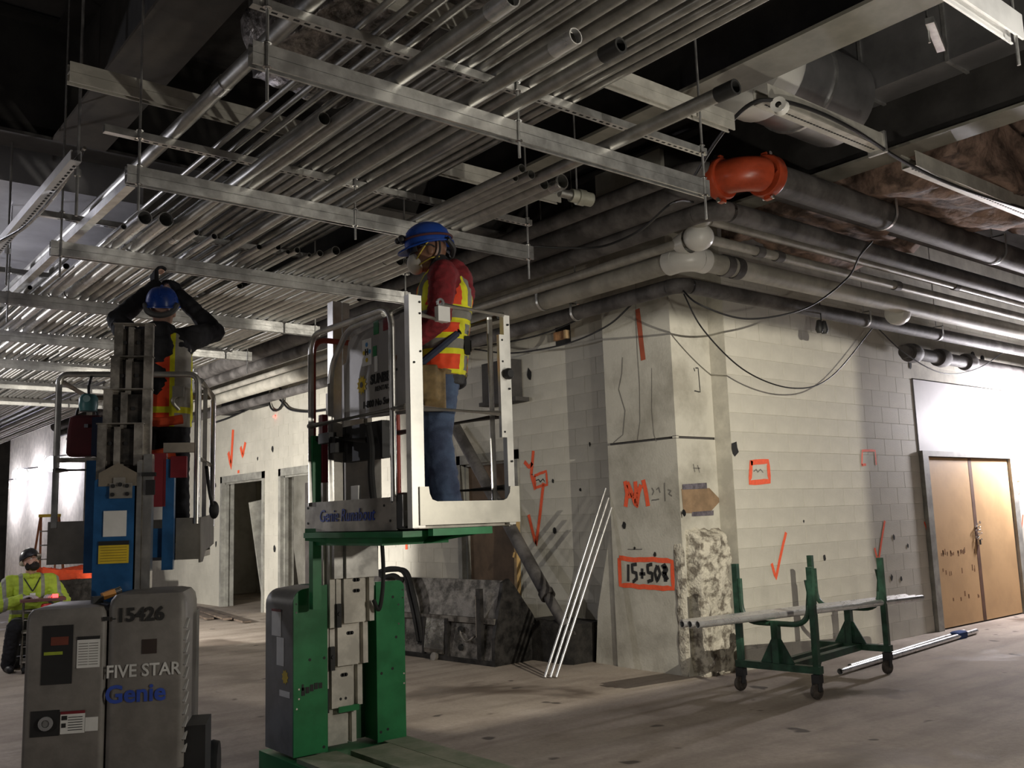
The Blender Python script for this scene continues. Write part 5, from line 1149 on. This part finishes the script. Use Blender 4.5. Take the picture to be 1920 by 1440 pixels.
def head(mb, M):
    R = M.to_3x3()
    def e(c, r): mb.ball(M @ V(c), r, 18, 12, R)
    e((-.008, 0, .025), (.098, .077, .10)); e((.018, 0, -.03), (.078, .066, .088)); e((.055, 0, -.088), (.032, .032, .026)); e((-.03, 0, -.04), (.06, .058, .06))
    mb.capsule(M @ V((.088, 0, .012)), .008, M @ V((.108, 0, -.028)), .014, 8, 3); e((.092, .014, -.034), (.012, .009, .008)); e((.092, -.014, -.034), (.012, .009, .008))
    mb.capsule(M @ V((.078, -.035, .028)), .010, M @ V((.078, .035, .028)), .010, 8, 3)
    mb.capsule(M @ V((.084, -.018, -.058)), .007, M @ V((.084, .018, -.058)), .007, 8, 3)
    for s in (-1, 1):
        e((-.004, .078*s, -.008), (.020, .009, .032)); e((.055, .045*s, -.03), (.02, .018, .02))
def stripe_mat(name, base, stripes, rough=.75):
    m = bpy.data.materials.new(name); m.use_nodes = True; N = m.node_tree.nodes; L = m.node_tree.links; b = N['Principled BSDF']; b.inputs['Roughness'].default_value = rough
    tc = N.new('ShaderNodeTexCoord'); sp = N.new('ShaderNodeSeparateXYZ'); L.new(tc.outputs['Object'], sp.inputs[0])
    ay = N.new('ShaderNodeMath'); ay.operation = 'ABSOLUTE'; L.new(sp.outputs['Y'], ay.inputs[0])
    src = {'x': sp.outputs['X'], 'y': sp.outputs['Y'], 'z': sp.outputs['Z'], 'ay': ay.outputs[0]}
    cur = N.new('ShaderNodeRGB'); cur.outputs[0].default_value = (*base, 1); cur = cur.outputs[0]
    for st in stripes:
        ax, c, hw, colr = st[:4]; cm = N.new('ShaderNodeMath'); cm.operation = 'COMPARE'; L.new(src[ax], cm.inputs[0]); cm.inputs[1].default_value = c; cm.inputs[2].default_value = hw
        fac = cm.outputs[0]
        if len(st) > 4:
            ax2, c2, h2 = st[4]; c3 = N.new('ShaderNodeMath'); c3.operation = 'COMPARE'; L.new(src[ax2], c3.inputs[0]); c3.inputs[1].default_value = c2; c3.inputs[2].default_value = h2
            mu = N.new('ShaderNodeMath'); mu.operation = 'MULTIPLY'; L.new(fac, mu.inputs[0]); L.new(c3.outputs[0], mu.inputs[1]); fac = mu.outputs[0]
        x = N.new('ShaderNodeMix'); x.data_type = 'RGBA'; L.new(fac, x.inputs[0]); L.new(cur, x.inputs[6]); x.inputs[7].default_value = (*colr, 1); cur = x.outputs[2]
    nzn = N.new('ShaderNodeTexNoise'); nzn.inputs['Scale'].default_value = 14; nzn.inputs['Detail'].default_value = 4; L.new(tc.outputs['Object'], nzn.inputs['Vector'])
    rp = N.new('ShaderNodeMapRange'); rp.inputs['From Min'].default_value = .3; rp.inputs['From Max'].default_value = .7; rp.inputs['To Min'].default_value = .72; rp.inputs['To Max'].default_value = 1.05; L.new(nzn.outputs['Fac'], rp.inputs['Value'])
    x = N.new('ShaderNodeMix'); x.data_type = 'RGBA'; x.blend_type = 'MULTIPLY'; x.inputs[0].default_value = 1; L.new(cur, x.inputs[6]); L.new(rp.outputs['Result'], x.inputs[7])
    L.new(x.outputs[2], b.inputs['Base Color']); MATS[name] = m; return m
ORG, YLW, SIL = (.90, .075, .015), (.86, .84, .02), (.23, .225, .20)
VEST = stripe_mat('orange_hi_vis_vest', ORG, [('ay', .105, .058, YLW), ('ay', .105, .026, SIL), ('z', .955, .060, YLW), ('z', .955, .028, SIL), ('z', 1.12, .050, YLW), ('z', 1.12, .024, SIL), ('z', .80, .012, YLW)])
LIME = stripe_mat('lime_hi_vis_jacket', (.50, .66, .06), [('ay', .12, .022, (.30, .31, .26), ('z', .98, .20)), ('z', .66, .025, (.30, .31, .26)), ('ay', .30, .022, (.32, .32, .28))])
M_SKIN_D = mat('brown_skin', (.20, .10, .06), .5, 0, .08, 20); M_SKIN_L = mat('fair_skin', (.56, .33, .25), .5, 0, .06, 20)
M_RHOOD = mat('dark_red_fleece', (.19, .012, .018), .9, 0, .14, 30, .2, 200); M_JEAN = mat('blue_denim', (.075, .115, .20), .85, 0, 0, 6, .15, 160, col2=(.035, .05, .10))
M_DKCLOTH = mat('black_work_cloth', (.016, .016, .02), .9, 0, .25, 10); M_GREYCLOTH = mat('charcoal_sweatshirt', (.06, .06, .062), .9, 0, .15, 12)
M_HELM = mat('blue_hard_hat', (.012, .06, .33), .28, 0, .05); M_BOOT = mat('dusty_boot', (.09, .07, .055), .8, 0, .3, 14); M_TAN = mat('tan_leather', (.22, .15, .065), .7, 0, .2, 14)
M_MASK = mat('white_dust_mask', (.70, .66, .58), .85, 0, .05); M_HAIR = mat('dark_hair', (.02, .014, .011), .8, 0, .2, 40)
def helmet(M, m, par, name='hard_hat', brim_front=.035):
    R = M.to_3x3(); mb = MB(); rings = []
    for j in range(10):
        t = PI/2*j/9; z = .04+.13*math.sin(t); k = math.cos(t)**.7 if j < 9 else .02
        rings.append([M @ V((.136*k*math.cos(a)-.006, .106*k*math.sin(a), z)) for a in [2*PI*i/28 for i in range(28)]])
    inner = [[M @ V((.124*math.cos(a)-.006, .099*math.sin(a), .035)) for a in [2*PI*i/28 for i in range(28)]]]
    rim = [[M @ V(((.148+(brim_front if math.cos(a) > 0 else 0)*max(0, math.cos(a)))*math.cos(a)-.006, .118*math.sin(a), .028-.016*max(0, math.cos(a)))) for a in [2*PI*i/28 for i in range(28)]]]
    rim2 = [[V(p)+R @ V((0, 0, .009)) for p in rim[0]]]
    mb.loft(inner+rim+rim2+rings, True); h = mb.build(name, m, par, 50)
    r = MB(); r.tube([M @ V((.139*math.cos(a)**1-.006, 0, .04+.133*math.sin(a))) for a in [.5+2.1*i/12 for i in range(13)]], .008, 8); r.build('ridge', m, h)
    return h
def finish(o): o.data.polygons.foreach_set('use_smooth', [True]*len(o.data.polygons)); return o

# ---- worker in the red hoodie (facing the picture's left)
W1 = thing('person', 'worker in dark red hoodie, orange vest and blue hard hat standing in the bright basket', 'person', (3.05, 4.385, 1.59), math.radians(146)); W1.scale = (1.03,)*3
sp = [(0, 0, .80), (-.005, 0, .90), (-.01, 0, 1.02), (-.02, 0, 1.16), (-.03, 0, 1.28), (-.03, 0, 1.36), (-.02, 0, 1.42)]
sz = [(.105, .155), (.112, .16), (.11, .15), (.12, .165), (.12, .175), (.095, .15), (.06, .07)]
HM = Matrix.Translation((.055, 0, 1.515)) @ Euler((0, math.radians(6), math.radians(4))).to_matrix().to_4x4()
shL, elL, wrL = V((-.02, .185, 1.34)), V((.01, .245, 1.07)), V((.19, .20, .93))
shR, elR, wrR = V((-.02, -.185, 1.34)), V((.05, -.24, 1.09)), V((.28, -.14, 1.08))
hipL, knL, anL = V((.0, .085, .82)), V((.03, .10, .45)), V((-.02, .105, .09))
hipR, knR, anR = V((.0, -.085, .82)), V((.05, -.11, .45)), V((.08, -.12, .09))
mb = MB(); torso(mb, sp, sz, -.012); head(mb, HM); mb.capsule((-.01, 0, 1.38), .058, HM @ V((-.02, 0, -.06)), .055)
for S, E, Wt in ((shL, elL, wrL), (shR, elR, wrR)): limb(mb, [S, E, Wt], [.052, .042, .030])
hand(mb, wrL, wrL-elL, (0, -.5, -.8), -1, .7); hand(mb, wrR, wrR-elR, (0, .5, -.8), 1, .7)
for h, k, a in ((hipL, knL, anL), (hipR, knR, anR)): limb(mb, [h, k, a], [.085, .058, .042]); mb.capsule(a+V((0, 0, -.05)), .035, a+V((.15, 0, -.06)), .03)
remesh(mb, 'body', M_SKIN_D, .0075, 3, W1)
mb = MB(); torso(mb, sp[1:], sz[1:], .012)
for S, E, Wt in ((shL, elL, wrL), (shR, elR, wrR)): limb(mb, [S+V((0, -.03 if S.y > 0 else .03, .0)), S, E, Wt], [.085, .076, .064, .045])
mb.ball((-.115, 0, 1.34), (.075, .125, .095)); mb.ball((-.085, 0, 1.415), (.065, .105, .05)); mb.ball((-.145, .02, 1.27), (.055, .095, .07))
wrinkle(remesh(mb, 'hoodie', M_RHOOD, .009, 5, W1), .007, 16)
mb = MB(); torso(mb, [(-.005, 0, .735), (-.002, 0, .80), (0, 0, .92), (0, 0, .99)], [(.128, .172), (.13, .176), (.122, .168), (.11, .158)], .004)
wrinkle(remesh(mb, 'sweatshirt_hem', M_GREYCLOTH, .010, 4, W1), .006, 14, 3)
mb = MB(); torso(mb, [(0, 0, .79), (-.005, 0, .90), (-.012, 0, 1.02), (-.02, 0, 1.16), (-.032, 0, 1.28), (-.035, 0, 1.355), (-.035, 0, 1.405)], [(.138, .188), (.142, .19), (.142, .18), (.155, .185), (.155, .175), (.125, .14), (.09, .10)], .004)
wrinkle(remesh(mb, 'safety_vest', VEST, .008, 4, W1), .005, 13, 8)
mb = MB(); torso(mb, [(0, 0, .76), (0, 0, .82), (0, 0, .90)], [(.115, .165), (.118, .165), (.112, .158)], 0)
for h, k, a in ((hipL, knL, anL), (hipR, knR, anR)): limb(mb, [h, k, a+V((0, 0, .0))], [.105, .078, .074])
wrinkle(remesh(mb, 'jeans', M_JEAN, .009, 5, W1), .008, 12, 2)
for a in (anL, anR):
    mb = MB(); mb.capsule(a+V((-.01, 0, .04)), .056, a+V((-.01, 0, -.04)), .056); mb.capsule(a+V((.0, 0, -.045)), .045, a+V((.17, 0, -.05)), .04); mb.box((a.x-.07, a.y-.05, a.z-.09), (a.x+.2, a.y+.05, a.z-.065))
    remesh(mb, 'boot', M_BOOT, .008, 3, W1)
h = helmet(HM @ Euler((0, math.radians(4), 0)).to_matrix().to_4x4(), M_HELM, W1)
MB().tube([HM @ V((.136*math.cos(a)-.006, .110*math.sin(a), .075)) for a in [2*PI*i/28 for i in range(28)]], .007, 8, closed=True).build('hat_band', mat('dark_red_strap', (.07, .02, .025), .8), h)
mb = MB(); mb.capsule(HM @ V((.145, -.02, .085)), .022, HM @ V((.145, .02, .085)), .022); mb.ball(HM @ V((.168, 0, .08)), .018); mb.build('headlamp', M_BLACK, h)
mb = MB(); mb.tube(spline([HM @ V(q) for q in ((-.10, .085, .05), (-.135, .05, .0), (-.13, 0, -.03), (-.135, -.05, .0), (-.10, -.085, .05))]), .016, 8); mb.tube(spline([HM @ V(q) for q in ((-.06, .09, .05), (-.05, .088, -.03), (.0, .07, -.09))]), .006, 6); mb.build('suspension_strap', M_BLACK, h)
mb = MB(); mb.ball(HM @ V((.082, 0, -.062)), (.052, .058, .062), 18, 12, HM.to_3x3()); remesh(mb, 'dust_mask', M_MASK, .005, 4, W1)
MB().tube(spline([HM @ V(q) for q in ((.08, .055, -.05), (.04, .076, .0), (.0, .088, .045))]), .004, 6).tube(spline([HM @ V(q) for q in ((.07, .055, -.085), (.0, .074, -.055), (-.05, .072, -.05))]), .004, 6).build('mask_strap', mat('yellow_elastic', (.55, .42, .06), .7), W1)
mb = MB(); mb.loft([[HM @ V((.075+.045*math.cos(a)+dx, .082*math.sin(a), z)) for a in [-PI/2+PI*i/14 for i in range(15)]]+[HM @ V((.070+.045*math.cos(a)+dx, .078*math.sin(a), z)) for a in [PI/2-PI*i/14 for i in range(15)]] for z, dx in ((-.012, -.003), (.018, .003), (.036, 0))]); mb.build('safety_glasses', mat('smoked_lens', (.03, .03, .035), .12), W1)
mb = MB(); mb.tube(spline([HM @ V(q) for q in ((.06, .08, .02), (0, .083, .02), (-.03, .082, .005))]), .005, 6); mb.build('glasses_arm', M_BLACK, W1)
mb = MB(); mb.capsule((-.015, 0, 1.385), .078, (.005, 0, 1.44), .070); remesh(mb, 'neck_gaiter', M_DKCLOTH, .008, 3, W1)
# belt, pouch, harness webbing
mb = MB(); mb.tube([(.128*math.cos(a), .178*math.sin(a), .80) for a in [2*PI*i/30 for i in range(30)]], .022, 8, closed=True); mb.build('tool_belt', M_TAN, W1)
mb = MB(); mb.box((-.02, .17, .58), (.10, .22, .80)); mb.box((.02, .20, .64), (.14, .24, .83)); remesh(mb, 'tool_pouch', M_TAN, .009, 6, W1)
mb = MB(); mb.tube(spline([(-.10, .16, 1.02), (.0, .20, .93), (.10, .19, .85), (.16, .12, .80)]), .020, 8); mb.tube(spline([(-.12, .08, .80), (-.14, .06, 1.0), (-.15, .03, 1.2)]), .014, 8); mb.build('harness_webbing', mat('navy_webbing', (.03, .04, .075), .8), W1)
MB().box((-.17, .02, .93), (-.14, .06, .99)).box((-.16, .10, .90), (-.13, .14, 1.0)).build('harness_buckle', M_BLACK, W1, None)

# ---- worker reaching up, seen from behind
W2 = thing('person', 'worker seen from behind in blue hard hat reaching both hands up to the conduits', 'person', on2(.07, 1.0, 1.46), math.radians(64)); W2.scale = (.945,)*3
sp = [(0, 0, .84), (-.005, 0, .94), (-.005, 0, 1.06), (0, 0, 1.20), (.0, 0, 1.32), (.01, 0, 1.40), (.02, 0, 1.46)]
sz = [(.105, .155), (.112, .16), (.115, .155), (.13, .17), (.13, .185), (.10, .16), (.06, .07)]
HM = Matrix.Translation((.06, 0, 1.585)) @ Euler((0, math.radians(-14), 0)).to_matrix().to_4x4()
shL, elL, wrL = V((.02, .195, 1.40)), V((.17, .30, 1.55)), V((.13, .06, 1.775))
shR, elR, wrR = V((.02, -.195, 1.40)), V((.15, -.33, 1.47)), V((.16, -.10, 1.72))
hipL, knL, anL = V((.0, .09, .86)), V((.05, .10, .48)), V((-.02, .11, .09)); hipR, knR, anR = V((.0, -.09, .86)), V((.02, -.11, .48)), V((-.03, -.13, .09))
mb = MB(); torso(mb, sp, sz, -.012); head(mb, HM); mb.capsule((.0, 0, 1.42), .058, HM @ V((-.02, 0, -.06)), .055)
for S, E, Wt in ((shL, elL, wrL), (shR, elR, wrR)): limb(mb, [S, E, Wt], [.052, .042, .030])
hand(mb, wrL, (.25, .1, 1), (.5, -.8, 0), 1, .8); hand(mb, wrR, (.2, .45, .9), (.5, .7, 0), -1, .8)
for h_, k, a in ((hipL, knL, anL), (hipR, knR, anR)): limb(mb, [h_, k, a], [.085, .058, .042]); mb.capsule(a+V((0, 0, -.05)), .035, a+V((.15, 0, -.06)), .03)
remesh(mb, 'body', M_SKIN_L, .0075, 3, W2)
mb = MB(); torso(mb, sp, sz, .016)
for S, E, Wt in ((shL, elL, wrL), (shR, elR, wrR)): limb(mb, [S+V((0, -.04 if S.y > 0 else .04, -.02)), S, E, Wt], [.09, .080, .066, .046])
mb.ball((-.07, 0, 1.43), (.075, .11, .06))
wrinkle(remesh(mb, 'dark_jacket', M_DKCLOTH, .009, 5, W2), .008, 14)
for s in (1, -1):       # gloves over the hands
    mb = MB(); hand(mb, wrL if s > 0 else wrR, (.25, .1, 1) if s > 0 else (.2, .45, .9), (.5, -.8, 0) if s > 0 else (.5, .7, 0), s, .8, 1.16); remesh(mb, 'glove', M_DKCLOTH, .0055, 2, W2)
VEST2 = stripe_mat('orange_hi_vis_vest_back', ORG, [('y', .155, .075, YLW), ('y', .155, .045, (.42, .40, .34)), ('y', -.155, .075, YLW), ('y', -.155, .045, (.42, .40, .34)), ('z', .90, .02, YLW)])
mb = MB(); torso(mb, [(0, 0, .80), (-.005, 0, .92), (-.008, 0, 1.06), (-.002, 0, 1.22), (0, 0, 1.33), (.0, 0, 1.41)], [(.138, .20), (.14, .205), (.142, .20), (.15, .198), (.145, .19), (.115, .15)], .005)
wrinkle(remesh(mb, 'safety_vest', VEST2, .008, 4, W2), .005, 13, 8)
mb = MB(); mb.ball((-.10, .01, 1.30), (.085, .12, .13)); mb.ball((-.10, .02, 1.12), (.07, .115, .17)); mb.ball((-.085, .02, 1.42), (.08, .115, .06)); wrinkle(remesh(mb, 'lowered_hood', M_DKCLOTH, .009, 4, W2), .012, 13, 4)
mb = MB(); torso(mb, [(0, 0, .78), (0, 0, .86), (0, 0, .95)], [(.118, .165), (.12, .165), (.112, .16)], 0)
for h_, k, a in ((hipL, knL, anL), (hipR, knR, anR)): limb(mb, [h_, k, a], [.105, .080, .076])
wrinkle(remesh(mb, 'work_trousers', M_DKCLOTH, .009, 5, W2), .008, 12, 2)
for a in (anL, anR):
    mb = MB(); mb.capsule(a+V((-.01, 0, .04)), .056, a+V((-.01, 0, -.04)), .056); mb.capsule(a+V((.0, 0, -.045)), .045, a+V((.17, 0, -.05)), .04); remesh(mb, 'boot', M_BOOT, .009, 3, W2)
h = helmet(HM, M_HELM, W2)
mb = MB(); mb.tube(spline([HM @ V(q) for q in ((-.06, .10, .05), (-.12, .07, .0), (-.13, 0, -.02), (-.12, -.07, .0), (-.06, -.10, .05))]), .020, 8); mb.build('suspension_strap', mat('grey_strap', (.10, .10, .10), .6), h)
mb = MB(); mb.tube(spline([(-.14, -.16, 1.02), (-.15, -.10, .96), (-.13, -.14, .90)]), .012, 8); mb.box((-.165, -.17, .98), (-.145, -.10, 1.05)); mb.build('harness_clip', mat('pale_metal_clip', (.5, .48, .42), .35, .7), W2, 40)
mb = MB(); mb.tube(spline([(-.13, .10, .84), (-.15, -.02, .82), (-.12, -.16, .84)]), .030, 8); mb.build('orange_rag_belt', mat('orange_belt_cloth', (.75, .09, .025), .8), W2)
mb = MB(); mb.tube(spline([(-.15, .14, .62), (-.155, .02, .60), (-.14, -.12, .63)]), .040, 8); mb.build('orange_pouch_flap', mat('orange_belt_cloth', (.75, .09, .025), .8), W2)

# ---- seated worker in lime jacket
W3 = thing('person', 'bearded worker in lime jacket and dark hard hat sitting and looking up', 'person', (2.72, 12.75, 0), math.radians(-92))
k3 = 1.0
sp = [(-.05, 0, .44), (-.06, 0, .54), (-.05, 0, .68), (-.03, 0, .84), (-.02, 0, .96), (-.02, 0, 1.04), (-.01, 0, 1.10)]
sz = [(.135, .18), (.14, .185), (.14, .18), (.145, .19), (.135, .20), (.10, .165), (.06, .075)]
HM = Matrix.Translation((.04, -.01, 1.245)) @ Euler((math.radians(4), math.radians(-30), math.radians(16))).to_matrix().to_4x4()
shL, elL, wrL = V((-.01, .225, 1.00)), V((.10, .36, .76)), V((.33, .20, .83))
shR, elR, wrR = V((-.01, -.225, 1.00)), V((.12, -.36, .74)), V((.34, -.14, .83))
hipL, knL, anL, hipR, knR, anR = V((.0, .10, .50)), V((.40, .17, .50)), V((.36, .19, .09)), V((.0, -.10, .50)), V((.38, -.22, .50)), V((.26, -.25, .09))
mb = MB(); torso(mb, sp, sz, -.014); head(mb, HM); mb.capsule((-.01, 0, 1.06), .062, HM @ V((-.02, 0, -.06)), .058)
for S, E, Wt in ((shL, elL, wrL), (shR, elR, wrR)): limb(mb, [S, E, Wt], [.054, .044, .031])
hand(mb, wrL, wrL-elL, (0, 0, -1), -1, .5); hand(mb, wrR, wrR-elR, (0, 0, -1), 1, .5)
for h_, k, a in ((hipL, knL, anL), (hipR, knR, anR)): limb(mb, [h_, k, a], [.09, .06, .044]); mb.capsule(a+V((0, 0, -.05)), .035, a+V((.15, 0, -.06)), .03)
remesh(mb, 'body', M_SKIN_L, .0075, 3, W3)
mb = MB(); torso(mb, sp, sz, .022)
for S, E, Wt in ((shL, elL, wrL), (shR, elR, wrR)): limb(mb, [S+V((0, -.05 if S.y > 0 else .05, 0)), S, E, Wt], [.10, .095, .080, .052])
mb.tube([(.0+.085*math.cos(a), .10*math.sin(a), 1.075) for a in [2*PI*i/20 for i in range(20)]], .035, 8, closed=True)
wrinkle(remesh(mb, 'jacket', LIME, .009, 5, W3), .010, 12)
mb = MB(); torso(mb, [(-.05, 0, .40), (-.05, 0, .50), (-.055, 0, .58)], [(.13, .18), (.135, .185), (.125, .17)])
for h_, k, a in ((hipL, knL, anL), (hipR, knR, anR)): limb(mb, [h_, k, a], [.11, .085, .075])
wrinkle(remesh(mb, 'work_trousers', M_DKCLOTH, .010, 5, W3), .008, 12, 2)
for a in (anL, anR):
    mb = MB(); mb.capsule(a+V((-.01, 0, .04)), .058, a+V((-.01, 0, -.04)), .058); mb.capsule(a+V((.0, 0, -.045)), .046, a+V((.17, 0, -.05)), .042); remesh(mb, 'boot', M_BLACK, .009, 3, W3)
for S, E, Wt, s in ((shL, elL, wrL, -1), (shR, elR, wrR, 1)):
    mb = MB(); hand(mb, Wt, Wt-E, (0, 0, -1), s, .5, 1.15); remesh(mb, 'glove', mat('pale_work_glove', (.62, .56, .58), .85), .0055, 2, W3)
helmet(HM, mat('black_hard_hat', (.03, .03, .034), .3), W3, brim_front=.03)
mb = MB(); mb.ball(HM @ V((.045, 0, -.085)), (.058, .062, .05), 16, 10, HM.to_3x3()); mb.ball(HM @ V((.0, .055, -.055)), (.05, .022, .05), 12, 8, HM.to_3x3()); mb.ball(HM @ V((.0, -.055, -.055)), (.05, .022, .05), 12, 8, HM.to_3x3()); mb.ball(HM @ V((.083, 0, -.047)), (.012, .03, .008), 12, 8, HM.to_3x3()); wrinkle(remesh(mb, 'beard', M_HAIR, .005, 3, W3), .003, 40)
mb = MB(); mb.capsule(HM @ V((.087, -.018, -.060)), .006, HM @ V((.087, .018, -.060)), .006); mb.build('lips', mat('lip_skin', (.42, .20, .17), .5), W3)
for s in (1, -1):
    e = MB().ball(HM @ V((.079, .031*s, .006)), .012).build('eye', mat('eye_white', (.8, .78, .75), .2), W3); MB().ball(HM @ V((.0885, .031*s, .009)), .0055).build('iris', M_HAIR, e)
    MB().capsule(HM @ V((.088, .018*s, .030)), .005, HM @ V((.082, .048*s, .031)), .004).build('eyebrow', M_HAIR, W3)
mb = MB(); mb.tube(spline([(.10, .09, 1.06), (.15, .03, .95), (.165, .0, .90)]), .007, 6).tube(spline([(.10, -.09, 1.06), (.15, -.03, .95), (.165, .0, .90)]), .007, 6); mb.build('lanyard', M_BLACK, W3)
MB().box((.165, -.03, .80), (.172, .03, .88)).build('badge', M_WHITE, W3, None)
t = thing('seat_crate', 'dark crate the bearded worker sits on', 'crate', (2.72, 12.85, 0), math.radians(-92))
for z in (.02, .15, .28): MB().box((-.22, -.2, z), (.18, .2, z+.10)).build('slat_band', M_BLACK, t, None)
MB().box((-.22, -.2, .385), (.18, .2, .405)).build('top', M_BLACK, t, None)
tag(MB().box((-.0, -.0, 0), (.02, .02, .03)).build('dummy', M_BLACK), 'x', 'x') if False else None
# trolley he leans on
t = thing('tool_trolley', 'narrow trolley with red, blue, white and yellow bottles before the seated worker', 'trolley', (2.76, 12.28, 0), math.radians(-100))
for x in (-.14, .14):
    for y in (-.20, .20): MB().tube([(x, y, .07), (x, y, .82)], .012, 8).build('upright', M_ALU_D, t)
for z in (.12, .45): MB().box((-.15, -.21, z), (.15, .21, z+.02)).build('shelf', M_ALU_D, t, None)
MB().box((-.17, -.24, .80), (.17, .24, .83)).build('top_tray', mat('dull_red_tray', (.16, .06, .06), .6), t, None)
for x in (-.13, .13):
    for y in (-.18, .18): MB().lathe([(0, -.015), (.035, -.015), (.035, .015), (0, .015)], (x, y, .035), (0, 1, 0), 12).build('caster', M_RUB, t)
for z in (.30, .60, .70): MB().tube([(-.14, -.20, z), (.14, -.20, z), (.14, .20, z), (-.14, .20, z)], .006, 6, closed=True).build('guard_wire', M_ALU_D, t)
MB().box((.0, .10, .83), (.06, .16, .87)).build('red_light', mat('red_trolley_light', (.6, .03, .03), .4, emit=((1, .05, .05), 4)), t, None)
for k, (z, m) in enumerate(((.47, mat('yellow_bottle', (.7, .55, .12), .5)), (.62, M_WHITE), (.14, mat('yellow_bottle', (.7, .55, .12), .5)), (.68, mat('blue_bottle', (.06, .22, .42), .5)), (.74, mat('red_bottle', (.75, .04, .04), .5)))):
    pass
for k, (z0, z1, m, lab) in enumerate(((.14, .40, mat('yellow_bottle', (.7, .55, .12), .5), 'yellow bottle on the lower shelf of the narrow trolley'), (.47, .56, M_WHITE, 'white jar on the upper shelf of the narrow trolley'), (.56, .66, mat('blue_bottle', (.06, .22, .42), .5), 'blue can stacked on the white jar in the trolley'), (.66, .77, mat('red_bottle', (.75, .04, .04), .5), 'red can on top of the blue one in the trolley'))):
    o = MB().lathe([(0, 0), (.055, 0), (.06, .01), (.06, z1-z0-.02), (.05, z1-z0), (0, z1-z0)], (0, 0, 0), (0, 0, 1), 16).build('container', m, None, 40); o.location = V((2.76, 12.28, z0))+V((.02, -.10, 0)); tag(o, lab, 'container')
